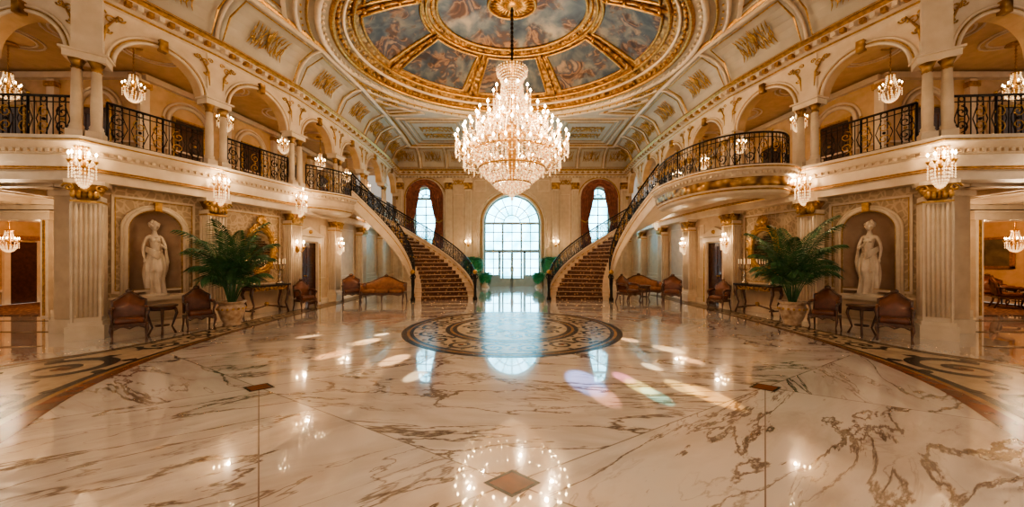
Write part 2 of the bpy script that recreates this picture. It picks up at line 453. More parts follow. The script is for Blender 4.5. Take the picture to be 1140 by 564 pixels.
for s in (-1, 1):
    mb = MB(mir(s))
    def strip(v0, v1, z, mat, K=90):
        vs = []
        for i in range(K + 1):
            for v in (v0, v1):
                p = bandpt(i / K, v); vs.append((p[0], p[1], z))
        mb.add(vs, [(2 * i, 2 * i + 1, 2 * i + 3, 2 * i + 2) for i in range(K)], mat)
    strip(0, 1, .002, 'inlay_cream'); strip(0, .09, .003, 'inlay_red'); strip(.09, .14, .003, 'inlay_gold'); strip(.125, .18, .0035, 'inlay_dark')
    strip(.86, .90, .0035, 'inlay_dark'); strip(.92, 1, .003, 'inlay_dark'); strip(.95, .975, .004, 'inlay_gold')
    t = .02; k = 0
    while t < .995:
        A0, B0 = Vector(bandpt(t, .18)), Vector(bandpt(t, .86)); wd = (B0 - A0).length
        rows = max(1, round(wd / 1.3)); r = wd / rows * .38
        for q in range(rows):
            A = A0.lerp(B0, (q + .5) / rows)
            inlay_scroll(mb, A, r, 1 if (k + q) % 2 else -1, .0045)
        step = .002
        while t + step < 1 and (Vector(bandpt(t + step, .5)) - Vector(bandpt(t, .5))).length < 2.35 * r: step += .002
        t += step; k += 1
    for a, b in (((9.5, 7.6), (16, 7.6)), ((9.5, 9.0), (16, 9.0)), ((8.8, 6.3), (15, 5.9))):
        ribbon(mb, None, [a, b], .07, .003, 'inlay_dark'); ribbon(mb, None, [a, b], .02, .004, 'inlay_gold')
    mb.obj('floor_border_inlay')
mb = MB()
MC = (0, 8.1)
def disc(r, z, mat):
    mb.add([(MC[0] + r * math.cos(2 * pi * i / 96), MC[1] + r * math.sin(2 * pi * i / 96), z) for i in range(96)], [tuple(range(96))], mat)
for r, z, m_ in ((2.52, .002, 'inlay_dark'), (2.40, .003, 'inlay_gold'), (2.34, .004, 'inlay_dark'), (2.26, .005, 'inlay_cream'), (1.56, .006, 'inlay_dark'), (1.46, .007, 'inlay_gold'), (1.40, .008, 'inlay_dark'), (1.3, .009, 'inlay_cream'), (.46, .012, 'inlay_dark'), (.36, .013, 'inlay_gold')):
    disc(r, z, m_)
for k in range(18):
    a = 2 * pi * k / 18; inlay_scroll(mb, Vector((MC[0] + 1.91 * math.cos(a), MC[1] + 1.91 * math.sin(a))), .28, 1 if k % 2 else -1, .0055)
for k in range(12):
    a = 2 * pi * k / 12; c = (MC[0] + .95 * math.cos(a), MC[1] + .95 * math.sin(a))
    ribbon(mb, None, spiral(c, .22, 1.5, a, 1 if k % 2 else -1, 26), .036, .0105, 'inlay_dark')
    ribbon(mb, None, [(MC[0] + r * math.cos(a), MC[1] + r * math.sin(a)) for r in (.3, .5, .72)], [.03, .1, .01], .0115, 'inlay_red' if k % 2 else 'inlay_dark')
mb.obj('floor_medallion')
mb = MB()
for s in (-1, 1):
    ribbon(mb, None, [(s * 3.2, 4.28), (s * .6, .8)], .005, .0015, 'joint')
for (x, y) in ((0, 2.44), (3.2, 4.28), (-3.2, 4.28)):
    for rr, z, m_ in ((.19, .002, 'inlay_dark'), (.15, .003, 'inlay_red')):
        mb.add([(x + rr * 1.1, y, z), (x, y + rr * .8, z), (x - rr * 1.1, y, z), (x, y - rr * .8, z)], [(0, 1, 2, 3)], m_)
mb.obj('floor_diamond_inlay')

# ------------------------------------------------------------ side walls & galleries
for s in (-1, 1):
    side = 'left' if s < 0 else 'right'
    mb = MB()
    for a in range(3, 9):
        M, L = bayM(s, a, a + 1); mb.M = M
        w = -.12
        holes = []
        if a == 3: holes = [(L / 2, .46, .72, 2.3, True)]
        if a == 5: holes = [(.85, .5, 0, 2.25, False)]
        if a == 5: wall_holes(mb, 0, L, 0, ZE, w, holes, 'cream', .25, 'wood_frame')
        else:
            wall_holes(mb, 0, L, 0, .75, w, [], 'cream')
            wall_holes(mb, 0, L, .75, ZE, w, holes and [(L / 2, .46, .75, 2.3, True)], 'damask' if a in (3, 4) else 'cream')
        if a != 5:
            mb.box((L / 2, w + .03, .77), (L, .08, .05), 'cream_light')
            rect_frame(mb, .4, L - .4, .22, .66, w + .01, .03, 'cream_light')
        mb.box((L / 2 if a != 5 else 1.95, w + .03, .08), (L if a != 5 else L - 1.6, .08, .16), 'cream_light')
        if a in (3, 4): rect_frame(mb, .36, L - .36, .9, 3.02, w + .01, .045, 'cream_light'); rect_frame(mb, .40, L - .40, .94, 2.98, w + .015, .012, 'gold')
        if a in (6, 7, 8): rect_frame(mb, .5, L - .5, .95, 2.95, w + .01, .04, 'cream_light')
        if a == 5: rect_frame(mb, 1.6, L - .4, .95, 2.95, w + .01, .04, 'cream_light')
        if a == 3:
            uc = L / 2
            k = 16; vs = []; fs = []; zs = [.72, 2.3]
            for z in zs:
                for i in range(k + 1):
                    t = pi * i / k; vs.append((uc - .46 * math.cos(t), w - .38 * math.sin(t), z))
            for i in range(k): fs.append((i, i + 1, k + 2 + i, k + 1 + i))
            for j in range(1, 9):
                e = pi / 2 * j / 8
                for i in range(k + 1):
                    t = pi * i / k; vs.append((uc - .46 * math.cos(t) * math.cos(e), w - .38 * math.sin(t) * math.cos(e), 2.3 + .46 * math.sin(e)))
                b0 = (j) * (k + 1)
                for i in range(k): fs.append((b0 + i, b0 + i + 1, b0 + k + 2 + i, b0 + k + 1 + i))
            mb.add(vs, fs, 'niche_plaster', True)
            mb.box((uc, w - .1, .72), (1.15, .6, .08), 'cream_light')
            for rr, tt, mm in ((.52, .045, 'cream_light'), (.58, .03, 'cream_light'), (.475, .014, 'gold')):
                mb.tube(arch_pts(uc, rr, .76, 2.3, w + .03), tt, mm, 6)
            mb.box((uc, w + .06, 2.86), (.12, .12, .2), 'gold')
    mb.obj('wall_' + side)
    mb = MB(mir(s))
    prof = [(-.2, ZE), (.2, ZE), (.2, 3.4), (.24, 3.4), (.24, 3.44), (.2, 3.44), (.2, 3.72), (.25, 3.74), (.25, 3.80), (.34, 3.86), (.42, 3.92), (.42, Z1), (-.2, Z1)]
    mb.sweep(N, prof, 'cream_light')
    mb.sweep(N, [(.241, 3.405), (.252, 3.42), (.241, 3.435)], 'gold'); mb.sweep(N, [(.421, 3.95), (.43, 3.965), (.421, 3.98)], 'gold')
    mb.sweep(N, [(.201, 3.45), (.215, 3.47), (.201, 3.49)], 'gold')
    for a in range(len(N) - 1):
        P, Q = Vector(N[a]), Vector(N[a + 1]); d = Q - P; L = d.length; d.normalize(); nn = Vector((-d.y, d.x))
        k = int(L / .13)
        for i in range(k):
            c = P + d * (L * (i + .5) / k) + nn * .27
            mb.box((c.x, c.y, 3.79), (.07, .06, .07), 'cream', math.atan2(d.y, d.x))
    mb.obj('trim_entablature')
    for a in range(2, 10):
        nn = normal_at(N, a); ang = math.atan2(nn[1], nn[0]) - pi / 2
        x, y = N[a]
        wd = .38 if a < 4 else .42
        M = mir(s) @ Matrix.Translation((x, y, 0)) @ Matrix.Rotation(ang, 4, 'Z')
        mb = MB(M)
        mb.box((0, .02, .14), (wd + .14, .46, .28), 'cream_light'); mb.box((0, .02, .32), (wd + .08, .38, .08), 'cream_light')
        mb.box((0, 0, 1.62), (wd, .3, 2.6), 'cream_light')
        nf = 5
        for i in range(nf):
            u = (i + .5) / nf * (wd - .06) - (wd - .06) / 2
            mb.tube([(u, .155, .45), (u, .155, 2.75)], (wd / nf) * .36, 'cream_light', 8)
        for sx in (-1, 1):
            mb.box((sx * wd / 2, .02, 1.62), (.03, .32, 2.6), 'cream_light')
            for q in (-.06, .04, .12): mb.tube([(sx * (wd / 2 + .015), q, .45), (sx * (wd / 2 + .015), q, 2.75)], .028, 'cream_light', 6)
        mb.box((0, .02, 2.80), (wd + .04, .34, .04), 'gold')
        mb.lathe([(wd * .45, 0), (wd * .54, .08), (wd * .50, .12), (wd * .70, .3)], (0, .05, 2.83), 18, 'gold_ornate', True, flute=.08)
        for sx in (-1, 1):
            mb.tube([(sx * wd * .55 + sx * p[0] * 1, .22, 3.06 + p[1]) for p in spiral((0, 0), .09, 1.3, 0, 1, 12)], .022, 'gold', 5)
            for q in range(3): mb.ball((sx * wd * .2 * q, .24, 2.93), .05, 'gold', 6, 4, (1, .6, 1.7))
        mb.box((0, .04, 3.18), (wd + .16, .42, .08), 'cream_light')
        for sx in (-1, 1):
            u = sx * (.13 if a < 4 else .16)
            mb.box((u, .14, 4.13), (.23, .28, .16), 'cream_light')
            mb.lathe([(.11, 0), (.115, .04), (.095, .07), (.105, .1), (.082, .14), (.088, .5), (.072, 1.25)], (u, .14, 4.21), 14, 'cream_light')
            mb.lathe([(.075, 0), (.095, .03), (.075, .05), (.085, .1), (.13, .2)], (u, .14, 5.44), 10, 'gold_ornate', flute=.1)
        mb.box((0, .07, 5.72), (.58, .38, .16), 'cream_light'); mb.box((0, .09, 5.79), (.66, .44, .04), 'cream_light')
        mb.box((0, -.02, 6.55), (.42, .32, 1.45), 'cream_light')
        mb.obj('column')
    mb = MB(mir(s))
    pts = N + BACK[::-1]
    mb.prism(pts, ZE + .06, Z1 - .01, 'cream'); mb.obj('floor_gallery')
    mb = MB(mir(s)); mb.prism(pts, 7.0, 7.05, 'cream_gallery')
    for a in range(1, 9):
        P = (Vector(N[a]) + Vector(N[a + 1])) / 2
        nn = (normal_at(N, a) + normal_at(N, a + 1)).normalized()
        c = P - nn * 1.3
        for rr in (.5, .62): mb.tube([(c.x + rr * math.cos(t), c.y + rr * math.sin(t), 6.99) for t in [2 * pi * i / 20 for i in range(20)]], .025, 'cream_light', 4, True)
    mb.obj('ceiling_gallery')
    mb = MB()
    for a in range(len(BACK) - 1):
        P, Q = Vector(BACK[a] + (0,)), Vector(BACK[a + 1] + (0,)); d = Q - P; L = d.length; d.normalize(); n = Vector((-d.y, d.x, 0))
        mb.M = mir(s) @ Matrix(((d.x, n.x, 0, P.x), (d.y, n.y, 0, P.y), (0, 0, 1, 0), (0, 0, 0, 1)))
        wall_holes(mb, 0, L, Z1, 7.0, 0, [], 'cream_gallery')
        k = max(1, round(L / 2.3))
        for i in range(k):
            uc = L * (i + .5) / k; h = .55
            mb.tube(arch_pts(uc, h, Z1, 5.9, .03), .06, 'cream_light', 6)
            mb.tube(arch_pts(uc, h + .12, Z1, 5.9, .02), .035, 'cream_light', 6)
            mb.box((uc, .03, Z1 + .95), (.8, .05, 1.9), 'wood_dark')
            rect_frame(mb, uc - .42, uc + .42, Z1, Z1 + 1.95, .05, .06, 'gold')
            for q in (-.19, .19):
                rect_frame(mb, uc + q - .12, uc + q + .12, Z1 + .2, Z1 + .85, .06, .02, 'wood_frame'); rect_frame(mb, uc + q - .12, uc + q + .12, Z1 + 1.0, Z1 + 1.75, .06, .02, 'wood_frame')
            mb.box((L * i / k, .06, 5.4), (.22, .12, 2.7), 'cream_light'); mb.box((L * i / k, .08, 6.6), (.3, .16, .14), 'gold')
        mb.box((L / 2, .08, 6.85), (L, .16, .16), 'cream_light'); mb.box((L / 2, .04, 5.0), (L, .05, .05), 'cream_light')
    mb.obj('wall_gallery_' + side)
    mb = MB()
    for a in range(1, 9):
        M, L = bayM(s, a, a + 1); mb.M = M
        h = L / 2 - .32; uc = L / 2; h = min(h, 1.05)
        wall_holes(mb, 0, L, ZSP, ZC, .12, [(uc, h, ZSP, ZSP, True)], 'cream_light', .3, 'cream_gallery')
        wall_holes(mb, 0, L, ZSP, ZC, -.18, [(uc, h, ZSP, ZSP, True)], 'cream_gallery')
        for rr, tt in ((h + .03, .035), (h + .13, .028)): mb.tube(arch_pts(uc, rr, ZSP, ZSP, .13), tt, 'cream_light', 6)
        mb.tube(arch_pts(uc, h + .08, ZSP, ZSP, .13), .014, 'gold', 4)
        mb.box((uc, .17, ZSP + h + .06), (.14, .14, .26), 'gold_ornate')
        for e in (0, L):
            sg = 1 if e == 0 else -1
            for (cx, cz, r, q) in ((.24, 6.70, .10, 1), (.40, 6.80, .07, -1), (.20, 6.45, .07, -1), (.12, 6.80, .06, 1)):
                mb.tube([(e + sg * (p[0]), .15, p[1]) for p in spiral((cx, cz), r, 1.3, 0, q, 12)], [.018 * (1 - .04 * i) for i in range(12)], 'gold', 4)
            mb.tube([(e + sg * .14, .15, 6.15), (e + sg * .17, .16, 6.5), (e + sg * .36, .15, 6.85)], [.01, .028, .01], 'gold', 5)
    mb.obj('wall_arcade_' + side)

    mb = MB(mir(s))
    mb.M = mir(s) @ Matrix(((-1, 0, 0, 18), (0, -1, 0, 9.7), (0, 0, 1, 0), (0, 0, 0, 1)))
    wall_holes(mb, 0, 9.0, 0, ZE + .1, 0, [(3.75, .9, 0, 2.75, False)], 'cream', .2, 'cream_light')
    for sx in (-1, 1):
        mb.box((3.75 + sx * 1.0, .05, 1.4), (.22, .12, 2.8), 'cream_light'); mb.box((3.75 + sx * 1.0, .1, 1.4), (.06, .06, 2.7), 'gold')
    mb.box((3.75, .07, 2.86), (2.4, .16, .2), 'cream_light'); mb.box((3.75, .1, 2.98), (2.6, .24, .06), 'cream_light')
    for a_, b_ in ((0, 2.85), (4.65, 9)): mb.box(((a_ + b_) / 2, .03, .1), (b_ - a_, .06, .2), 'cream_light')
    for c in (5.4, 6.6, 7.8): rect_frame(mb, c - .4, c + .4, .4, 2.9, .02, .04, 'cream_light')
    mb.box((4.5, .1, 3.1), (9, .2, .12), 'cream_light')
    mb.M = mir(s)
    mb.box((9.9, 7.75, 1.6), (.5, .5, 3.2), 'cream'); mb.box((9.9, 7.75, .15), (.6, .6, .3), 'cream_light'); mb.box((9.9, 7.75, 3.1), (.62, .62, .14), 'cream_light')
    mb.box((9.0, 8.6, 1.6), (.1, 2.1, 3.2), 'cream')
    for c in (10.5, 12.5, 14.5, 16.5):
        for q in (-.8, .8): mb.box((c + q, 8.3, 3.22), (.14, 2.4, .12), 'cream_light')
    for q in (7.2, 9.4): mb.box((13.5, q, 3.22), (9, .16, .12), 'cream_light')
    mb.obj('wall_hallway_' + side)
    mb = MB(mir(s))
    mb.add([(11, 14, 0), (18.5, 14, 0), (18.5, 14, 3.3), (11, 14, 3.3)], [(0, 1, 2, 3)], 'cream_gallery')
    mb.add([(18.5, 4, 0), (18.5, 14, 0), (18.5, 14, 3.3), (18.5, 4, 3.3)], [(0, 1, 2, 3)], 'cream_gallery')
    mb.add([(11, 9.75, 0), (11, 14, 0), (11, 14, 3.3), (11, 9.75, 3.3)], [(0, 1, 2, 3)], 'cream_gallery')
    mb.add([(11, 9.75, 3.3), (11, 14, 3.3), (18.5, 14, 3.3), (18.5, 9.75, 3.3)], [(0, 1, 2, 3)], 'cream_gallery')
    for c in (13.3, 16.4): mb.box((c, 13.95, 1.2), (1.0, .08, 2.4), 'wood_dark'); rect_frame(mb, c - .55, c + .55, 0, 2.5, 13.9, .12, 'gold')
    for c in ((12.75,) if s < 0 else ()):
        mb.box((18.42, c, 1.15), (.08, .7, 2.3), 'wood_dark')
        for e in (-.43, .43): mb.box((18.4, c + e, 1.2), (.1, .16, 2.5), 'cream_light')
        mb.box((18.4, c, 2.45), (.12, 1.1, .16), 'gold')
    mb.box((18.44, 11.8, .5), (.06, 4.3, .08), 'cream_light'); mb.box((18.44, 11.8, 3.15), (.12, 4.3, .16), 'cream_light')
    mb.obj('wall_parlour_' + side)
    mb = MB(mir(s)); mb.box((14.75, 11.8, .012), (6.5, 4, .02), 'carpet'); mb.obj('rug')
mb = MB()
for c in (12.9,):
    mb.box((18.44, c, 1.9), (.04, .8, 1.0), 'canvas')
    for e in (-.43, .43): mb.box((18.42, c + e, 1.9), (.08, .09, 1.18), 'gold')
    for e in (-.55, .55): mb.box((18.42, c, 1.9 + e), (.08, .95, .09), 'gold')
mb.obj('framed_painting')

def door(s):
    mb = MB()
    M, L = bayM(s, 5, 6); mb.M = M
    uc = .85; w = -.2
    for sx in (-1, 1):
        c = uc + sx * .245
        mb.box((c, w, 1.12), (.48, .06, 2.22), 'wood_dark')
        for z0, z1 in ((.2, .8), (.95, 1.4), (1.5, 2.1)): rect_frame(mb, c - .15, c + .15, z0, z1, w + .035, .03, 'wood_frame')
        mb.ball((uc + sx * .05, w + .06, 1.05), .03, 'gold', 8, 5)
    for sx in (-1, 1): mb.box((uc + sx * .58, -.06, 1.15), (.16, .1, 2.3), 'cream_light'); mb.box((uc + sx * .58, 0, 1.15), (.04, .03, 2.2), 'gold')
    mb.box((uc, -.05, 2.37), (1.36, .12, .16), 'cream_light'); mb.box((uc, -.03, 2.5), (1.5, .2, .06), 'cream_light')
    mb.add([(uc - .7, .03, 2.53), (uc + .7, .03, 2.53), (uc, .03, 2.82), (uc - .7, -.1, 2.53), (uc + .7, -.1, 2.53), (uc, -.1, 2.82)], [(0, 1, 2), (0, 2, 5, 3), (1, 4, 5, 2)], 'cream_light')
    mb.ball((uc, .05, 2.63), .07, 'gold', 8, 5)
    mb.obj('door_%d' % (1 if s < 0 else 2))
door(-1); door(1)

# ------------------------------------------------------------ far wall
FM = Matrix(((-1, 0, 0, 0), (0, -1, 0, FARY), (0, 0, 1, 0), (0, 0, 0, 1)))
mb = MB(FM)
GH, GS = 1.78, 3.98
SWS = 5.55
wall_holes(mb, -7.6, 7.6, 0, ZCEIL, 0, [(0, GH, 0, GS, True), (-5.5, .72, 2.4, SWS, True), (5.5, .72, 2.4, SWS, True)], 'cream', .3, 'cream_light')
for rr, tt, mm in ((GH + .05, .06, 'cream_light'), (GH + .3, .08, 'cream_light'), (GH + .18, .03, 'gold'), (GH + .42, .04, 'cream_light')):
    mb.tube(arch_pts(0, rr, 0, GS, .04), tt, mm, 8)
mb.box((0, .12, GS + GH + .3), (.34, .22, .55), 'gold_ornate')
for c in (-5.5, 5.5):
    for rr, tt, mm in ((1.2, .06, 'cream_light'), (1.3, .03, 'gold')): mb.tube(arch_pts(c, rr, 2.4, SWS, .04), tt, mm, 8)
    mb.box((c, .1, 2.3), (2.6, .24, .12), 'cream_light')
for c in (-7.1, -4.0, -2.75, 2.75, 4.0, 7.1):
    mb.box((c, .09, 3.4), (.42, .18, 6.8), 'cream_light'); mb.box((c, .11, .2), (.52, .26, .4), 'cream_light')
    for q in (-.13, -.045, .045, .13): mb.tube([(c + q, .185, .6), (c + q, .185, 6.0)], .03, 'cream_light', 6)
    mb.box((c, .12, 6.3), (.5, .26, .4), 'gold_ornate'); mb.box((c, .12, 6.55), (.6, .3, .1), 'cream_light')
for c in (-3.37, 3.37): rect_frame(mb, c - .28, c + .28, .9, 5.8, .02, .05, 'cream_light')
for c in (-2.0, 2.0): rect_frame(mb, c - .35, c + .35, 6.0, 6.7, .02, .04, 'cream_light')
mb.box((0, .12, 7.15), (15, .25, .08), 'gold')
for i in range(70): mb.box((-7.4 + i * .214, .14, 6.9), (.1, .12, .12), 'cream_light')
for c in (-3.4, 3.4, 0): scroll_motif(mb, lambda u, v, c=c: (c + u, .06, 6.55 + v), 1.2, .4, 'gold', .03)
for sx in (-1, 1): mb.box((sx * 4.9, .05, .15), (5.6, .1, .3), 'cream_light')
mb.obj('wall_far')

def arched_window(name, c, h, zb, zs, doorway):
    mb = MB(FM); w = -.22
    k = 28
    mb.add([(c - h, w, zb), (c + h, w, zb)] + [(c + h * math.cos(pi * i / k), w, zs + h * math.sin(pi * i / k)) for i in range(k + 1)], [tuple(range(k + 3))], 'daylit_glass')
    W = 'white_paint'
    mb.tube(arch_pts(c, h - .05, zb, zs, w + .05), .06, W, 6)
    t = .055
    nv = 6 if h > 1 else 2
    for i in range(1, nv):
        u = c - h + 2 * h * i / nv
        th = .11 if (h > 1 and i in (2, 4)) else t
        mb.box((u, w + .04, (zb + zs) / 2), (th, .07, zs - zb), W)
    lv = 7 if h > 1 else 6
    for i in range(1, lv + 1):
        z = zb + (zs - zb) * i / lv
        mb.box((c, w + .04, z), (2 * h, .06, .15 if i == lv else t), W)
    for i in range(1, 8 if h > 1 else 4):
        a = pi * i / (8 if h > 1 else 4)
        mb.tube([(c + r * math.cos(a), w + .04, zs + r * math.sin(a)) for r in (h * .28, h)], t * .6, W, 4)
    for fr in ((.3, .64) if h > 1 else (.4,)): mb.tube([(c + h * fr * math.cos(pi * i / 16), w + .04, zs + h * fr * math.sin(pi * i / 16)) for i in range(17)], t * .65, W, 4)
    if doorway:
        mb.box((c, w + .08, 2.2), (2 * h, .12, .18), W)
        for sx in (-1, 1):
            mb.box((c + sx * .8, w + .08, 1.1), (.14, .12, 2.2), W)
            mb.box((c + sx * .04, w + .08, 1.05), (.08, .1, 2.1), W)
            mb.box((c + sx * .4, w + .08, .25), (.75, .1, .5), W)
            mb.box((c + sx * 1.3, w + .08, .35), (.9, .1, .7), W)
            mb.tube([(c + sx * .1, w + .18, .9), (c + sx * .1, w + .2, 1.2)], .02, 'gold', 6)
    return mb.obj(name)
arched_window('window_1', 0, GH, 0, GS, True)
arched_window('window_2', -5.5, .70, 2.42, SWS, False)
arched_window('window_3', 5.5, .70, 2.42, SWS, False)
for c in (-5.5, 5.5):
    mb = MB(FM)
    RO = 1.16
    for sx in (-1, 1):
        vs = []; fs = []; nu, nz = 36, 26
        for j in range(nz + 1):
            t = j / nz; z = 6.7 - t * 4.3
            if t < .62: wd = .92 - .46 * (t / .62) ** 1.6
            else: wd = .46 + .28 * ((t - .62) / .38)
            for i in range(nu + 1):
                q = i / nu
                u = c + sx * (RO - q * wd)
                zz = min(z, SWS + math.sqrt(max(.0, RO ** 2 - (u - c) ** 2)))
                vs.append((u, .18 + .06 * math.sin(q * 34), zz))
        for j in range(nz):
            for i in range(nu): fs.append((j * (nu + 1) + i, j * (nu + 1) + i + 1, (j + 1) * (nu + 1) + i + 1, (j + 1) * (nu + 1) + i))
        mb.add(vs, fs, 'curtain', True)
        mb.tube([(c + sx * 1.14, .2, 4.15), (c + sx * .92, .3, 4.0), (c + sx * .70, .24, 4.1)], .05, 'tassel_gold', 6)
    vs = []; fs = []
    for j in range(13):
        for i in range(33):
            a = pi * i / 32; t = j / 12
            r = RO - t * (.54 - .16 * abs(math.sin(a * 3)))
            vs.append((c + r * math.cos(a), .24 + .05 * math.sin(t * 16), SWS + r * math.sin(a) - .05 * t))
    for j in range(12):
        for i in range(32): fs.append((j * 33 + i, j * 33 + i + 1, (j + 1) * 33 + i + 1, (j + 1) * 33 + i))
    mb.add(vs, fs, 'curtain', True)
    mb.obj('curtain')

# ------------------------------------------------------------ cornice, cove, ceiling, dome
mb = MB()
mb.sweep(PATH, [(.1, 6.95), (.16, 6.98), (.16, 7.05), (.24, 7.08), (.24, 7.16), (.36, 7.2), (.40, 7.3), (.40, 7.34), (.1, 7.34)], 'cream_light')
mb.sweep(PATH, [(.165, 6.99), (.19, 7.015), (.165, 7.04)], 'gold'); mb.sweep(PATH, [(.365, 7.21), (.425, 7.27), (.405, 7.33)], 'gold')
for a in range(len(PATH) - 1):
    P, Q = Vector(PATH[a]), Vector(PATH[a + 1]); d = Q - P; L = d.length; d.normalize(); nn = Vector((-d.y, d.x)); k = int(L / .17)
    for i in range(k):
        c = P + d * (L * (i + .5) / k) + nn * .3
        mb.box((c.x, c.y, 7.13), (.09, .14, .1), 'gold' if i % 2 else 'cream_light', math.atan2(d.y, d.x))
mb.obj('trim_cornice')
mb = MB()
cv = [(.12 + 1.0 * (1 - math.cos(t)), 7.34 + 1.1 * math.sin(t)) for t in [pi / 2 * i / 8 for i in range(9)]]
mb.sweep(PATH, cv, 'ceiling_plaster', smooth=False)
mb.sweep(PATH, [(1.1, 8.42), (1.16, 8.38), (1.24, 8.42), (1.26, 8.5)], 'cream_light'); mb.sweep(PATH, [(1.26, 8.44), (1.30, 8.42), (1.34, 8.5)], 'gold')
for a in range(2, len(PATH) - 3):
    P, Q = Vector(PATH[a]), Vector(PATH[a + 1]); d = Q - P; L = d.length; d.normalize(); nn = Vector((-d.y, d.x)); k = max(1, round(L / 1.6))
    for i in range(k):
        c = P + d * (L * (i + (0 if k > 1 else .001)) / k)
        mb.tube([(c.x + nn.x * (o + .03), c.y + nn.y * (o + .03), z - .03) for o, z in cv], .05, 'cream_light', 4)
        cc = P + d * (L * (i + .5) / k)
        hw = L / k * .5 - .12
        def fn(u, v, cc=cc, d=d, nn=nn):
            t = min(max((v + .25) / .5, 0), 1) * (pi / 2); o = .14 + 1.0 * (1 - math.cos(t)); z = 7.32 + 1.1 * math.sin(t)
            return (cc.x + d.x * u + nn.x * (o + .02), cc.y + d.y * u + nn.y * (o + .02), z - .02)
        scroll_motif(mb, fn, min(1.0, hw * 1.6), .28, 'gold', .016)
        mb.tube([fn(-hw, -.2), fn(0, -.2), fn(hw, -.2), fn(hw, 0), fn(hw, .2), fn(0, .2), fn(-hw, .2), fn(-hw, 0)], .022, 'gold', 4, True, False)
mb.obj('trim_cove')

DC = (0, 11.4); RX, RY, RISE = 5.7, 4.4, 1.8
def ell(r, th): return (DC[0] + RX * r * math.sin(th), DC[1] + RY * r * math.cos(th))
def domeP(r, th, off=0):
    x, y = ell(r, th); return (x, y, ZCEIL + RISE * (1 - r * r) - off if r <= 1 else ZCEIL - off)
mb = MB(); K = 128; vs = []; fs = []
x0, x1, y0, y1 = -17, 17, -6, 23
for i in range(K):
    th = 2 * pi * i / K; p = ell(1.0, th); dx, dy = RX * math.sin(th), RY * math.cos(th)
    t = min((x1 / abs(dx)) if abs(dx) > 1e-6 else 1e9, ((y1 - DC[1]) / dy if dy > 1e-6 else ((y0 - DC[1]) / dy if dy < -1e-6 else 1e9)))
    vs += [(p[0], p[1], ZCEIL), (DC[0] + dx * t, DC[1] + dy * t, ZCEIL)]
for i in range(K):
    j = (i + 1) % K; fs.append((2 * i, 2 * i + 1, 2 * j + 1, 2 * j))
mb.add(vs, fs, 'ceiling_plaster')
def frame(pts, t, mat, z=ZCEIL - .02): mb.tube([(x, y, z) for x, y in pts], t, mat, 4, True, False)
def inset(pts, k):
    cx = sum(p[0] for p in pts) / len(pts); cy = sum(p[1] for p in pts) / len(pts)
    return [(cx + (x - cx) * k, cy + (y - cy) * k) for x, y in pts]
panels = [[(-1.9, 16.6), (1.9, 16.6), (1.9, 20), (-1.9, 20)]]
for s in (-1, 1):
    panels.append([(s * 2.3, 16.4), (s * 5.6, 16.4), (s * 5.6, 20), (s * 2.3, 20)])
    panels.append([ell(1.24, s * t) for t in [.62 + .75 * i / 8 for i in range(9)]] + [(s * 5.75, 16.0)])
    panels.append([ell(1.2, s * t) for t in [1.85 + .8 * i / 8 for i in range(9)]] + [(s * 5.2, 5.2), (s * 7.6, 5.6), (s * 7.2, 7.6)])
    panels.append([(s * 7.9, 1.5), (s * 13, 1.5), (s * 13, 5.2), (s * 7.9, 5.2)])
for p in panels:
    frame(p, .07, 'cream_light'); frame(inset(p, .92), .03, 'gold'); frame(inset(p, .8), .035, 'cream_light'); frame(inset(p, .7), .02, 'gold')
    cx = sum(q[0] for q in p) / len(p); cy = sum(q[1] for q in p) / len(p)
    wdt = (max(q[0] for q in p) - min(q[0] for q in p)) * .5; hgt = (max(q[1] for q in p) - min(q[1] for q in p)) * .5
    for dy_ in (-.5, .5):
        scroll_motif(mb, lambda u, v: (cx + u, cy + v + dy_ * hgt * .5, ZCEIL - .03), wdt, min(hgt * .5, wdt * .5), 'gold', .03)
mb.obj('ceiling')

mb = MB()
TH = [2 * pi * i / K for i in range(K)]
def band(r0, r1, mat, off=0, a0=0, a1=2 * pi, nr=4, na=K):
    vs = []; fs = []
    for j in range(nr + 1):
        for i in range(na + 1):
            vs.append(domeP(r0 + (r1 - r0) * j / nr, a0 + (a1 - a0) * i / na, off))
    for j in range(nr):
        for i in range(na): fs.append((j * (na + 1) + i, j * (na + 1) + i + 1, (j + 1) * (na + 1) + i + 1, (j + 1) * (na + 1) + i))
    mb.add(vs, fs, mat, True)
band(0.001, .14, 'gold_ornate', .05); band(.14, .44, 'mural_sky'); band(.44, .5, 'gold_ornate', .02); band(.5, .9, 'gold_ornate', 0, nr=8); band(.9, 1.0, 'gold_ornate')
for k in range(8):
    a = 2 * pi * k / 8; h0 = pi / 8 - .07
    band(.53, .84, 'mural_figures', .03, a - h0, a + h0, 8, 16)
    outl = [domeP(.53, a - h0 + 2 * h0 * i / 10, .05) for i in range(11)] + [domeP(.53 + .31 * i / 6, a + h0, .05) for i in range(1, 7)] + [domeP(.84, a + h0 - 2 * h0 * i / 10, .05) for i in range(1, 11)] + [domeP(.84 - .31 * i / 6, a - h0, .05) for i in range(1, 6)]
    mb.tube(outl, .05, 'gold', 6, True)
    b = a + pi / 8
    mb.tube([domeP(.5 + .4 * i / 6, b, .06) for i in range(7)], .05, 'gold_ornate', 6)
    for q in range(4): mb.ball(domeP(.56 + .09 * q, b, .1), .08, 'gold', 6, 4)
def ring(r, off, t, mat, seg=8): mb.tube([domeP(r, th, off) for th in TH], t, mat, seg, True)
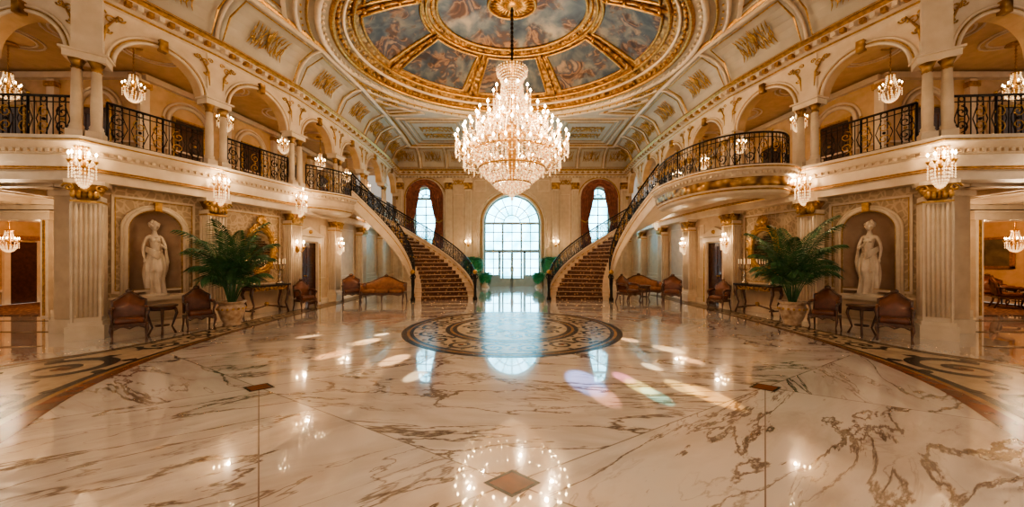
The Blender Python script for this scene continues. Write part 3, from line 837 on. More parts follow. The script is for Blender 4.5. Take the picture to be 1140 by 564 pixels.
for r, off, t, mm in ((.14, .08, .05, 'gold'), (.44, .05, .05, 'gold'), (.5, .05, .05, 'gold'), (.88, .05, .06, 'gold'), (.93, .04, .05, 'cream_light'), (.985, .03, .08, 'gold'), (1.05, .02, .09, 'cream_light'), (1.10, .02, .04, 'gold'), (1.15, .02, .06, 'cream_light')):
    ring(r, off, t, mm)
for i in range(110):
    th = 2 * pi * i / 110; mb.ball(domeP(.957, th, .06), .06, 'gold', 6, 4); mb.ball(domeP(.905, th, .05), .035, 'gold', 5, 3); mb.ball(domeP(.47, th, .05), .04, 'gold', 5, 3)
    mb.box(domeP(1.025, th, .05), (.07, .07, .06), 'cream_light', th); mb.ball(domeP(1.125, th, .04), .035, 'gold', 5, 3)
for i in range(24):
    th = 2 * pi * i / 24
    mb.tube([domeP(.03, th, .1), domeP(.08, th, .12), domeP(.13, th, .06)], [.02, .06, .01], 'gold', 5)
mb.obj('ceiling_dome')

# ------------------------------------------------------------ railings
def resample(pts, step):
    P = [Vector(p) for p in pts]; D = [0]
    for i in range(len(P) - 1): D.append(D[-1] + (P[i + 1] - P[i]).length)
    T = D[-1]
    def at(x):
        x = min(max(x, 0), T)
        for i in range(len(P) - 1):
            if x <= D[i + 1] or i == len(P) - 2:
                f = (x - D[i]) / max(1e-9, D[i + 1] - D[i]); return P[i].lerp(P[i + 1], f)
    return at, T
def railing(mb, pts, H=.88, goldy=False):
    at, T = resample(pts, .1)
    n = max(2, int(T / .11))
    def P(x, h): 
        p = at(x); return (p.x, p.y, p.z + h)
    line = [T * i / n for i in range(n + 1)]
    mb.tube([P(x, H) for x in line], .032, 'iron', 6, flat=.8)
    mb.tube([P(x, H - .12) for x in line], .012, 'iron', 4); mb.tube([P(x, .07) for x in line], .018, 'iron', 4)
    for i, x in enumerate(line):
        mb.tube([P(x, .0), P(x, H)], .02 if i % 8 == 0 else .009, 'iron', 4)
        if i % 8 == 0: mb.ball(P(x, H + .05), .03, 'gold', 6, 4)
    m = max(1, int(T / .3))
    for k in range(m):
        xc = T * (k + .5) / m; hc = (H - .05) / 2
        mid = abs(k + .5 - m / 2) < 1.2
        for sg in (-1, 1):
            mt = 'gold' if (goldy and sg > 0) or mid else 'iron'
            pts2 = spiral((0, 0), .13, 1.4, sg * pi / 2, sg, 14)
            mb.tube([P(xc + p[0], hc + sg * .14 + p[1]) for p in pts2], .012, mt, 4)
            mb.tube([P(xc + sg * (.14 - .1 * abs(q) / .3), hc + q) for q in (-.3, -.15, 0, .15, .3)], .008, 'iron', 4)
        mb.ball(P(xc, hc), .032, 'gold' if (goldy or k % 2 == 0) else 'iron', 6, 4)
        mb.tube([P(xc + .05 * math.cos(t), H - .06 + .05 * math.sin(t)) for t in [2 * pi * i / 8 for i in range(8)]], .008, 'gold' if goldy else 'iron', 4, True)
def bez(p, t): 
    a, b, c, d = p; u = 1 - t
    return tuple(u ** 3 * w + 3 * u * u * t * x + 3 * u * t * t * y + t ** 3 * z for w, x, y, z in zip(a, b, c, d))
STAIR = {-1: (((3.95, 13.6), (4.0, 14.6), (5.3, 15.0), (6.3, 13.3)), ((1.5, 13.9), (1.9, 16.0), (5.4, 18.0), (7.0, 14.9))),
         1: (((3.95, 13.6), (4.0, 14.5), (4.7, 14.4), (5.2, 12.0)), ((1.5, 13.9), (1.9, 16.0), (5.2, 18.0), (6.9, 14.4)))}
NS = 24
def off_path(path, o):
    return [(path[i][0] + normal_at(path, i)[0] * o, path[i][1] + normal_at(path, i)[1] * o) for i in range(len(path))]
NO = off_path(N, .12)
BULG = {1: [(7.5, 9.15), (7.05, 8.8), (6.4, 8.75), (5.75, 9.0), (5.3, 9.6), (5.1, 10.4), (5.08, 11.2), (5.2, 12.0)],
        -1: [(7.15, 11.75), (6.95, 11.9), (6.72, 12.2), (6.5, 12.5), (6.35, 12.9), (6.3, 13.3)]}
for s in (-1, 1):
    inn, out = STAIR[s]
    BUL = [interp(BULG[s], i / 28) for i in range(29)]
    mb = MB(mir(s)); hh = Z1 / NS
    SUB = [0, .12, .88, 1]
    for i in range(NS):
        t0, t1 = i / NS, (i + 1) / NS; z0, z1 = i * hh, (i + 1) * hh
        A, B, C, D = bez(inn, t0), bez(out, t0), bez(out, t1), bez(inn, t1)
        for q in range(3):
            f0, f1 = SUB[q], SUB[q + 1]; mt = 'carpet' if q == 1 else 'stair_marble'
            lp = lambda a, b, f: (a[0] + (b[0] - a[0]) * f, a[1] + (b[1] - a[1]) * f)
            a0, a1, b0, b1 = lp(A, B, f0), lp(A, B, f1), lp(D, C, f0), lp(D, C, f1)
            mb.add([(*a0, z1), (*a1, z1), (*b1, z1), (*b0, z1)], [(0, 1, 2, 3)], mt)
            mb.add([(*a0, z0), (*a1, z0), (*a1, z1), (*a0, z1)], [(0, 1, 2, 3)], mt)
            mb.tube([(a0[0], a0[1], z1 - .015), (a1[0], a1[1], z1 - .015)], .016, 'stair_marble', 4)
    K2 = 48
    for crv, sgn in ((inn, 1), (out, -1)):
        top = []; bot = []
        for i in range(K2 + 1):
            t = i / K2; p = bez(crv, t); z = t * Z1
            top.append((*p, z + .12 + hh)); bot.append((*p, max(0, z - .38)))
        vs = top + bot; n_ = K2 + 1
        mb.add(vs, [(i, i + 1, n_ + i + 1, n_ + i) for i in range(K2)], 'cream_light', True)
        mb.tube(top, .045, 'cream_light', 6); mb.tube([(p[0], p[1], p[2] + .04) for p in bot], .04, 'cream_light', 6)
        mb.tube([(p[0], p[1], p[2] - .2) for p in top], .02, 'gold', 4)
    vs = []
    for i in range(K2 + 1):
        t = i / K2; z = max(0, t * Z1 - .38); vs += [(*bez(inn, t), z), (*bez(out, t), z)]
    mb.add(vs, [(2 * i, 2 * i + 1, 2 * i + 3, 2 * i + 2) for i in range(K2)], 'cream_light', True)
    mb.obj('staircase')
    mb = MB(mir(s))
    for crv in (inn, out):
        railing(mb, [(*bez(crv, i / 40), i / 40 * Z1 + .30) for i in range(41)], .68, s > 0)
        p = bez(crv, 0)
        mb.lathe([(.09, 0), (.1, .08), (.06, .14), (.05, .5), (.07, .8), (.05, .95), (.08, 1.05)], (p[0], p[1] - .12, .0), 10, 'iron')
        mb.ball((p[0], p[1] - .12, 1.14), .1, 'gold', 10, 6)
        mb.tube([(p[0] + q[0], p[1] - .16, .95 + q[1]) for q in spiral((0, 0), .14, 1.5, pi / 2, 1, 14)], .02, 'iron', 5)
    mb.obj('stair_railing')
    mb = MB(mir(s))
    for a in range(1, 9):
        P, Q = Vector(NO[a]), Vector(NO[a + 1]); d = (Q - P).normalized()
        lo, hi = P + d * .28, Q - d * .28
        if s < 0 and a == 5: continue
        if s > 0 and a in (4, 5): continue
        if a == 6: lo = Vector((out[3][0], out[3][1] + .1))
        railing(mb, [(lo.x, lo.y, Z1), (hi.x, hi.y, Z1)])
    mb.obj('balcony_railing')
    mb = MB(mir(s))
    if s > 0: outl = BUL + [out[3], (7.3, 14.4), (7.3, 13.6), (7.5, 11.3), (7.9, 9.3)]
    else: outl = BUL + [out[3], (7.3, 14.9), (7.3, 13.6), (7.4, 11.75)]
    mb.prism(outl, 3.62, Z1 - .003, 'cream_light')
    mb.sweep(BUL, [(-.5, 3.30), (-.12, 3.32), (-.02, 3.38), (.02, 3.44), (.02, 3.48), (.06, 3.52), (.10, 3.78), (.16, 3.82), (.16, 3.88), (.24, 3.94), (.24, Z1), (-.1, Z1)], 'cream_light')
    mb.sweep(BUL, [(.062, 3.53), (.10, 3.58), (.125, 3.74), (.102, 3.77)], 'gold_ornate' if s > 0 else 'cream')
    mb.sweep(BUL, [(.243, 3.97), (.26, 3.99), (.243, 4.01)], 'gold'); mb.sweep(BUL, [(.02, 3.44), (.04, 3.46), (.022, 3.485)], 'gold')
    at_, T_ = resample([(x, y, 0) for x, y in BUL], .1)
    for i in range(int(T_ / .13)):
        x_ = (i + .5) * .13; p_ = at_(x_); q_ = at_(min(T_, x_ + .02)) - at_(max(0, x_ - .02)); q_.normalize()
        mb.box((p_.x - q_.y * .19, p_.y + q_.x * .19, 3.86), (.07, .06, .07), 'cream', math.atan2(q_.y, q_.x))
    mb.obj('balcony')
    mb = MB(mir(s)); railing(mb, [(x, y, Z1) for x, y in off_path(BUL, -.02)], .88, s > 0); mb.obj('balcony_railing')

# ------------------------------------------------------------ lights fixtures
def candle(mb, p, h=.1, r=.014, fl=.03):
    x, y, z = p
    mb.lathe([(.012, -.05), (.04, -.01), (.045, 0)], (x, y, z), 7, 'gold')
    mb.lathe([(r, 0), (r, h)], (x, y, z), 6, 'candle')
    mb.octa((x, y, z + h + fl * 1.3), fl, 'flame', fl * 1.8)
def along(prof, step):
    out = []; 
    for (a, b) in zip(prof[:-1], prof[1:]):
        L = math.hypot(b[0] - a[0], b[1] - a[1]); n = max(1, int(L / step))
        for i in range(n): out.append((a[0] + (b[0] - a[0]) * i / n, a[1] + (b[1] - a[1]) * i / n))
    return out + [prof[-1]]
mb = MB(); cx, cy = 0, 0
mb.tube([(cx, cy, 10.3), (cx, cy, 8.2)], .035, 'iron', 6)
for i in range(14): mb.ball((cx, cy, 10.15 - i * .145), .06, 'iron', 6, 4, (1, 1, 1.2))
mb.lathe([(.1, 0), (.3, -.04), (.32, -.1), (.1, -.2)], (cx, cy, 10.3), 16, 'gold')
mb.lathe([(.05, 8.25), (.2, 8.15), (.5, 8.05), (.52, 7.98), (.1, 7.95), (.12, 7.4), (.2, 7.2), (.12, 7.0), (.1, 6.2), (.35, 6.0), (.4, 5.8), (.15, 5.7), (.1, 4.2), (.03, 4.0)], (cx, cy, 0), 16, 'gold')
def strands(prof, n, r, step):
    pr = along(prof, step)
    for k in range(n):
        a = 2 * pi * k / n
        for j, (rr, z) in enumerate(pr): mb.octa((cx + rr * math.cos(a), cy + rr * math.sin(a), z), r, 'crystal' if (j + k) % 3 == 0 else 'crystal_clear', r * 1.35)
strands([(.52, 8.0), (.5, 7.85)], 30, .03, .07)
strands([(.5, 7.95), (.34, 7.55), (.36, 7.2), (.5, 6.8), (.72, 6.45), (.95, 6.15)], 34, .03, .085)
strands([(.36, 7.4), (.42, 6.9), (.62, 6.3), (.8, 5.9)], 26, .03, .09)
strands([(1.3, 5.42), (1.3, 5.2), (1.24, 4.95), (1.1, 4.65), (.9, 4.4), (.62, 4.18), (.3, 4.02), (.08, 3.95)], 52, .033, .085)
strands([(.95, 6.1), (1.15, 5.75), (1.32, 5.45)], 40, .03, .085)
strands([(.75, 4.3), (.6, 4.1), (.3, 3.9), (.05, 3.82)], 24, .034, .085)
for r, z in ((.95, 6.15), (1.32, 5.42), (1.32, 5.2), (.5, 7.95), (1.12, 4.66), (.64, 4.18)):
    mb.tube([(cx + r * math.cos(t), cy + r * math.sin(t), z) for t in [2 * pi * i / 40 for i in range(40)]], .03, 'gold', 5, True)
mb.ball((cx, cy, 3.8), .09, 'crystal', 8, 6); mb.octa((cx, cy, 3.68), .05, 'crystal', .1)
for n, r, z, r0, z0, ph in ((28, 1.88, 5.5, 1.0, 5.3, 0), (24, 1.6, 5.85, .8, 5.7, .1), (18, 1.2, 6.35, .5, 6.2, .2), (10, .62, 7.15, .2, 7.1, 0), (28, 1.62, 5.1, 1.2, 5.1, .11)):
    for k in range(n):
        a = 2 * pi * k / n + ph; ca, sa = math.cos(a), math.sin(a)
        pr = [(r0, z0), (r0 + (r - r0) * .3, z0 - .16), (r0 + (r - r0) * .7, z0 - .2), (r - .02, z - .12), (r, z)]
        mb.tube([(cx + q * ca, cy + q * sa, zz) for q, zz in pr], .018, 'gold', 5)
        candle(mb, (cx + r * ca, cy + r * sa, z), .13, .018, .042)
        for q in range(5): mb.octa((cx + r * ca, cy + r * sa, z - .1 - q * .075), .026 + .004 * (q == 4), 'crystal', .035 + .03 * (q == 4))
        a2 = a + 2 * pi / n
        for q in range(1, 8):
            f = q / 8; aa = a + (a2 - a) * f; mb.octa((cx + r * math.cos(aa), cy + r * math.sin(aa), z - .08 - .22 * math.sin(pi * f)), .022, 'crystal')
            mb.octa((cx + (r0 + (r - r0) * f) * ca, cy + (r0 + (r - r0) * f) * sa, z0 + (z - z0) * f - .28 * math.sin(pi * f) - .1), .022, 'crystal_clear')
ch_me = mb.obj('fill_chandelier', mesh_only=True)
ch = place(ch_me, 'fill_chandelier', (0, 11.4, 0))
for k in range(6):
    a = 2 * pi * k / 6 + .3
    light('fill_lamp', 'POINT', (1.45 * math.cos(a), 11.4 + 1.45 * math.sin(a), 5.75 if k % 2 else 6.1), 165, WARM, .05, ch)
light('fill_lamp', 'POINT', (0, 11.4, 7.6), 170, WARM, .1, ch)
light('fill_lamp', 'POINT', (0, 11.4, 4.7), 160, WARM, .05, ch)
# unseen chandelier copy added behind the viewpoint as fill light for the near floor
fill_ch = place(ch_me, 'fill_chandelier', (0, -3.5, -1.8))
for k in range(3):
    a = 2 * pi * k / 3 + .3
    light('fill_lamp', 'POINT', (1.45 * math.cos(a), -3.5 + 1.45 * math.sin(a), 4.2), 260, (1, .78, .56), .1, fill_ch)
def fl(px, py): z = F * CAMH / (py - 290); return Vector(((px - 570) / F * z, z, 0))
for (px, py, col, e, sz) in ((408, 380, (1, .62, .28), 1.9, 2.6), (440, 400, (1, .6, .3), 1.7, 2.2), (372, 394, (1, .5, .2), 1.7, 2.2), (345, 374, (1, .6, .3), 1.4, 1.8), (462, 418, (1, .8, .5), 1.4, 1.4), (425, 372, (1, .75, .45), 1.4, 1.6),
                             (650, 424, (.3, .45, 1), 1.6, 2.6), (672, 440, (1, .45, .3), 1.2, 1.6), (712, 430, (1, .85, .25), 1.6, 1.5), (730, 440, (.3, .9, .7), 1.5, 1.3), (694, 420, (1, .3, .4), 1.4, 1.3), (790, 440, (1, .5, .12), 2.0, 1.8), (760, 431, (1, .65, .2), 1.7, 1.5), (742, 388, (1, .7, .35), 1.6, 2.2), (700, 378, (1, .6, .3), 1.3, 2), (765, 400, (1, .5, .2), 1.5, 1.6), (725, 408, (1, .8, .5), 1.4, 1.2)):
    tgt = fl(px, py); src = Vector((tgt.x * .12, 11.2, 3.55)); d = tgt - src
    light('added_glint_spot', 'SPOT', src, e * 7500, col, .01, ch, d.to_track_quat('-Z', 'Y').to_euler(), math.radians(sz * 1.5), .6)  # spots added under the chandelier to throw coloured streaks on the floor

mb = MB()
mb.lathe([(.02, 0), (.16, -.01), (.17, -.04), (.04, -.07)], (0, 0, 0), 14, 'gold')
mb.tube([(0, 0, 0), (0, 0, -.75)], .012, 'gold', 5)
for i in range(8): mb.ball((0, 0, -.1 - i * .08), .022, 'gold', 5, 4)
mb.lathe([(.02, -.7), (.1, -.74), (.03, -.8), (.05, -1.0), (.03, -1.1), (.02, -1.35)], (0, 0, 0), 10, 'gold')
for k in range(8):
    a = 2 * pi * k / 8; ca, sa = math.cos(a), math.sin(a)
    mb.tube([(0, 0, -1.1), (.09 * ca, .09 * sa, -1.22), (.17 * ca, .17 * sa, -1.2), (.19 * ca, .19 * sa, -1.08)], .01, 'gold', 4)
    candle(mb, (.19 * ca, .19 * sa, -1.06), .05, .009, .018)
    for q in range(9): f = q / 8; mb.octa(((.07 + .12 * f * f) * ca, (.07 + .12 * f * f) * sa, -.76 - .38 * f), .014, 'crystal', .022)
    for q in range(4): mb.octa((.19 * ca, .19 * sa, -1.14 - .05 * q), .014, 'crystal', .022)
for k in range(14):
    a = 2 * pi * k / 14
    for q in range(8):
        f = q / 7; r = .15 * math.cos(f * pi / 2) + .01; mb.octa((r * math.cos(a), r * math.sin(a), -1.2 - .22 * math.sin(f * pi / 2)), .015, 'crystal', .022)
pend = mb.obj('pendant_chandelier', mesh_only=True)
PL = (1, .60, .31)
for s in (-1, 1):
    for a in range(1, 9):
        P = (Vector(N[a]) + Vector(N[a + 1])) / 2; nn = (normal_at(N, a) + normal_at(N, a + 1)).normalized(); c = P - nn * 1.25
        if a == 2: continue
        if a == 1: c = Vector((12.5, 8.4))
        if a == 3: c = Vector((9.5, 8.5))
        o = place(pend, 'pendant_chandelier', (s * c.x, c.y, 7.0))
        light('pendant_lamp', 'POINT', (s * c.x, c.y, 5.85), 60 if a < 4 else 50, PL, .04, o)
    o = place(pend, 'pendant_chandelier', (s * 15.9, 10.7, 3.3)); light('pendant_lamp', 'POINT', (s * 15.7, 11.4, 2.4), 150, PL, .1, o)
    mb = MB(mir(s))
    for x in (11.5, 13.5):
        mb.lathe([(.0, 0), (.16, -.02), (.14, -.08), (.0, -.11)], (x, 8.3, 3.27), 14, 'candle')
        mb.lathe([(.165, 0), (.18, -.02), (.165, -.03)], (x, 8.3, 3.28), 14, 'gold', cap=False)
    o = mb.obj('ceiling_lamp'); light('hallway_lamp', 'POINT', (s * 12.4, 8.3, 2.4), 60, WARM, .08, o)
mb = MB()
mb.box((0, .02, .02), (.1, .04, .34), 'gold'); mb.ball((0, .05, .0), .06, 'gold', 8, 5)
for k in range(5):
    a = pi * (k + .5) / 5; ca, sa = math.cos(a), math.sin(a)
    for tier, (r, z) in enumerate(((.22, .08), (.14, .30))):
        if tier and k in (0, 4): continue
        mb.tube([(0, .04, -.05 + tier * .15), (r * .5 * ca, .04 + r * .5 * sa, -.14 + z), (r * ca, .04 + r * sa, z - .06), (r * ca, .04 + r * sa, z)], .01, 'gold', 5)
        candle(mb, (r * ca, .04 + r * sa, z), .08, .011, .024)
        for q in range(6): mb.octa((r * ca, .04 + r * sa, z - .08 - .045 * q), .017, 'crystal', .024)
for k in range(9):
    a = pi * k / 8
    for q in range(8):
        f = q / 7; r = .15 * math.cos(f * pi / 2 * .95); mb.octa((r * math.cos(a), .04 + r * math.sin(a), -.08 - .3 * math.sin(f * pi / 2)), .018, 'crystal', .025)
        mb.octa(((.02 + .13 * f) * math.cos(a), .04 + (.02 + .13 * f) * math.sin(a), .45 - .38 * f), .014, 'crystal', .02)
scon = mb.obj('crystal_sconce', mesh_only=True)
for s in (-1, 1):
    for a in range(2, 8):
        low = (s > 0 and a in (5, 6)) or (s < 0 and a == 6)
        nn = normal_at(N, a).normalized(); x, y = N[a][0] + nn.x * (.2 if low else .25), N[a][1] + nn.y * (.2 if low else .25)
        k = (.85, .85, 1.15) if a < 5 else (.95, .95, 1.15)
        if low: k = (.7, .7, .8)
        zs_ = 2.15 if low else 3.5
        o = place(scon, 'crystal_sconce', (s * x, y, zs_), math.atan2(nn.y, s * nn.x) - pi / 2, k)
        light('sconce_lamp', 'POINT', (s * (x + nn.x * .35), y + nn.y * .35, zs_ + .18), 20, WARM, .03, o)
mb = MB()
mb.lathe([(.0, -.1), (.05, -.06), (.05, .06), (.0, .1)], (0, .02, 0), 8, 'gold')
for sx in (-1, 1):
    mb.tube([(0, .03, -.02), (sx * .06, .08, -.08), (sx * .1, .1, -.02), (sx * .1, .1, .04)], .009, 'gold', 5); candle(mb, (sx * .1, .1, .05), .07, .01, .028)
ws = mb.obj('wall_sconce', mesh_only=True)
for s in (-1, 1):
    for a in (5,):
        if s > 0: continue
        nn = normal_at(N, a).normalized(); x, y = N[a][0] + nn.x * .18, N[a][1] + nn.y * .18
        o = place(ws, 'wall_sconce', (s * x, y, 2.0), math.atan2(nn.y, s * nn.x) - pi / 2, (1.4, 1.4, 1.4)); light('sconce_lamp', 'POINT', (s * (x + nn.x * .3), y + nn.y * .3, 2.2), 14, WARM, .03, o)
    for xx in (2.75,):
        o = place(ws, 'wall_sconce', (s * xx, FARY - .2, 2.6), pi, (1.4, 1.4, 1.4)); light('sconce_lamp', 'POINT', (s * xx, FARY - .6, 2.8), 14, WARM, .03, o)

# ------------------------------------------------------------ furniture
def seat_mesh(w, n, name, mat):
    mb = MB(); d = .6
    for i in range(n):
        cw = (w - .12) / n; mb.rbox((-w / 2 + .06 + cw * (i + .5), 0, .44), (cw - .01, d - .04, .14), .06, mat)
    mb.box((0, 0, .35), (w, d, .07), 'wood_frame')
    T = Matrix.Translation((0, d / 2 - .03, .42)) @ Matrix.Rotation(math.radians(-10), 4, 'X')
    nu = 16; vs = []; fs = []
    def top(u): return .50 + .08 * math.cos(u * pi) if n == 1 else .42 + .13 * math.cos(u * pi)
    for side in (-.045, .05):
        for i in range(nu + 1):
            u = -1 + 2 * i / nu
            for z in (.04, top(u) * .5, top(u)):
                vs.append((u * (w / 2 - .05), side + (-.03 if side < 0 and 0.05 < z < top(u) - .01 else 0), z))
    m3 = 3 * (nu + 1)
    for b in (0, m3):
        for i in range(nu):
            for q in range(2): a = b + i * 3 + q; fs.append((a, a + 3, a + 4, a + 1))
    for i in range(nu): a = i * 3 + 2; fs.append((a, a + 3, a + 3 + m3, a + m3))
    mb.add(vs, fs, mat, True, T)
    crest = [(u * (w / 2 - .03), 0, top(u) + .02) for u in [-1 + 2 * i / nu for i in range(nu + 1)]]
    mb.tube([(-w / 2 + .03, 0, 0)] + crest + [(w / 2 - .03, 0, 0)], .03, 'wood_frame', 6, M=T)
    mb.ball((0, -.02, top(0) + .05), .05, 'wood_frame', 8, 5, (1.6, .6, 1), M=T)
    for sx in (-1, 1):
        x = sx * (w / 2 - .03)
        mb.tube([(x, d / 2 + .06, .70), (x, d / 4, .70), (x + sx * .02, -d * .3, .68), (x + sx * .02, -d / 2 + .05, .63)], [.03, .03, .035, .045], 'wood_frame', 6)
        mb.rbox((x, .02, .71), (.08, .34, .06), .028, mat, seg=12, rings=6)
        mb.tube([(x + sx * .02, -d / 2 + .06, .63), (x, -d / 2 + .13, .5), (x, -d / 2 + .05, .38)], [.035, .022, .03], 'wood_frame', 6)
        mb.tube([(x, -d / 2 + .04, .38), (x + sx * .02, -d / 2, .26), (x - sx * .01, -d / 2 + .04, .1), (x + sx * .01, -d / 2 - .01, 0)], [.045, .036, .02, .028], 'wood_frame', 6)
        mb.tube([(x, d / 2 - .03, .38), (x, d / 2, .2), (x + sx * .01, d / 2 + .08, 0)], [.035, .025, .022], 'wood_frame', 6)
        if n > 1: mb.rbox((x, -.02, .56), (.1, .5, .26), .045, mat)
    if n > 1:
        mb.tube([(0, -d / 2 + .02, .34), (0, -d / 2 + .02, 0)], [.035, .02], 'wood_frame', 6)
    mb.tube([(-w / 2 + .05, -d / 2 - .005, .34)] + [(u * w / 2 * .8, -d / 2 - .01, .32 - .03 * math.cos(u * pi * 2)) for u in (-1, -.5, 0, .5, 1)] + [(w / 2 - .05, -d / 2 - .005, .34)], .02, 'wood_frame', 5)
    return mb.obj(name, mesh_only=True)
chair_me = seat_mesh(.66, 1, 'armchair', 'leather')
sofa_me = seat_mesh(1.6, 3, 'sofa', 'upholstery')
def face(s, x, y, nx, ny): return math.atan2(ny, s * nx) + pi / 2
nB = normal_at(N[3:5], 0); nC = normal_at(N[4:6], 0); nD = normal_at(N[5:7], 0)
CS = (.76, .76, .93)
for s in (-1, 1):
    for (x, y, nn) in ((7.68, 6.8, Vector((-.75, -.66))), (7.25, 7.85, Vector((-.8, -.6))), (6.68, 10.95, Vector((-.85, -.5)))):
        place(chair_me, 'armchair', (s * x, y, 0), face(s, x, y, nn.x, nn.y), CS)
place(chair_me, 'armchair', (-6.2, 13.1, 0), .5)
place(sofa_me, 'sofa', (-4.9, 12.95, 0), .08)
place(chair_me, 'armchair', (4.45, 12.9, 0), .5); place(chair_me, 'armchair', (6.0, 12.7, 0), -.5)
place(sofa_me, 'sofa', (5.4, 14.2, 0), -.1)
place(chair_me, 'armchair', (16.5, 11.2, .022), .8); place(chair_me, 'armchair', (17.5, 12.4, .022), -.8)
def table_round(name, r, h):
    mb = MB()
    mb.lathe([(r * .96, 0), (r, .015), (r, .035), (r * .9, .045)], (0, 0, h - .045), 28, 'wood_frame'); mb.lathe([(r * .85, 0), (r * .85, .07)], (0, 0, h - .11), 28, 'wood_dark')
    for k in range(4):
        a = pi / 4 + k * pi / 2; c, q = math.cos(a), math.sin(a)
        mb.tube([(r * .8 * c, r * .8 * q, h - .08), (r * .9 * c, r * .9 * q, h * .7), (r * .6 * c, r * .6 * q, h * .25), (r * .85 * c, r * .85 * q, 0)], [.03, .026, .016, .022], 'wood_frame', 6)
    mb.lathe([(r * .45, 0), (r * .48, .02), (r * .45, .03)], (0, 0, h * .28), 20, 'wood_frame')
    return mb.obj(name, mesh_only=True)
tb = table_round('side_table', .25, .64)
for s in (-1, 1): place(tb, 'side_table', (s * 7.62, 7.38, 0))
place(tb, 'side_table', (5.2, 13.3, 0)); place(tb, 'side_table', (17.3, 11.6, .022))
mb = MB()
mb.rbox((0, 0, .86), (1.3, .42, .05), .02, 'inlay_dark'); mb.box((0, 0, .79), (1.2, .36, .1), 'wood_frame')
scroll_motif(mb, lambda u, v: (u, -.19, .76 + v), 1.0, .14, 'gold', .016)
for sx in (-1, 1):
    for sy in (-1, 1):
        mb.tube([(sx * .56, sy * .15, .8), (sx * .6, sy * .17, .62), (sx * .5, sy * .14, .3), (sx * .56, sy * .16, .1), (sx * .58, sy * .17, 0)], [.05, .04, .022, .026, .035], 'wood_frame', 8)
        mb.ball((sx * .59, sy * .17, .66), .04, 'gold', 6, 4)
mb.tube([(-.5, 0, .16), (-.2, 0, .22), (0, 0, .26), (.2, 0, .22), (.5, 0, .16)], .025, 'wood_frame', 6); mb.ball((0, 0, .3), .06, 'gold', 8, 5)
for sx in (-1, 1): mb.tube([(sx * .5, -.16, .14), (sx * .5, .16, .14)], .025, 'wood_frame', 6)
con = mb.obj('console_table', mesh_only=True)
mb = MB()
K = 32
mb.add([(.34 * math.cos(2 * pi * i / K), 0, .52 * math.sin(2 * pi * i / K)) for i in range(K)], [tuple(range(K))], 'mirror_glass')
for r, t in ((1.0, .035), (1.14, .04), (1.27, .02)): mb.tube([(.34 * r * math.cos(2 * pi * i / K), -.02, .52 * r * math.sin(2 * pi * i / K)) for i in range(K)], t, 'gold', 6, True)
for k in range(16):
    a = 2 * pi * k / 16; mb.tube([(.42 * math.cos(a) + p[0], -.04, .62 * math.sin(a) + p[1]) for p in spiral((0, 0), .075, 1.2, a, 1 if k % 2 else -1, 10)], .02, 'gold', 5)
for k in range(7):
    a = pi / 2 + (k - 3) * .35; mb.tube([(0, -.04, .66), (.14 * math.cos(a), -.07, .66 + .12 * math.sin(a)), (.17 * math.cos(a), -.04, .66 + .25 * math.sin(a))], [.03, .04, .01], 'gold', 5)
mb.box((0, .03, 0), (.5, .04, .8), 'wood_dark')
mir_me = mb.obj('wall_mirror', mesh_only=True)
mb = MB()
mb.lathe([(.09, 0), (.1, .02), (.03, .06), (.02, .14), (.04, .2), (.018, .26), (.02, .42), (.03, .46)], (0, 0, 0), 12, 'silver')
for k in range(5):
    a = 2 * pi * k / 5; c, q = math.cos(a), math.sin(a)
    mb.tube([(0, 0, .36), (.06 * c, .06 * q, .32), (.13 * c, .13 * q, .36), (.14 * c, .14 * q, .46)], .009, 'silver', 5)
    mb.lathe([(.012, 0), (.03, .02)], (.14 * c, .14 * q, .45), 7, 'silver'); mb.lathe([(.011, 0), (.011, .12)], (.14 * c, .14 * q, .47), 6, 'candle')
mb.lathe([(.012, 0), (.012, .14)], (0, 0, .46), 6, 'candle')
cand = mb.obj('candelabra', mesh_only=True)
for s in (-1, 1):
    v = nC; ang = face(s, 0, 0, v.x, v.y); P = Vector(N[4]).lerp(Vector(N[5]), .56)
    c = P + v * .2; place(con, 'console_table', (s * c.x, c.y, 0), ang)
    c2 = P - v * .04; place(mir_me, 'wall_mirror', (s * c2.x, c2.y, 1.95), ang, (1.1, 1, 1.15))
    t = Vector((v.y, -v.x))
    for q in (-.42, .42): c3 = c + t * q; place(cand, 'candelabra', (s * c3.x, c3.y, .885), .3, (1.1, 1.1, 1.3))

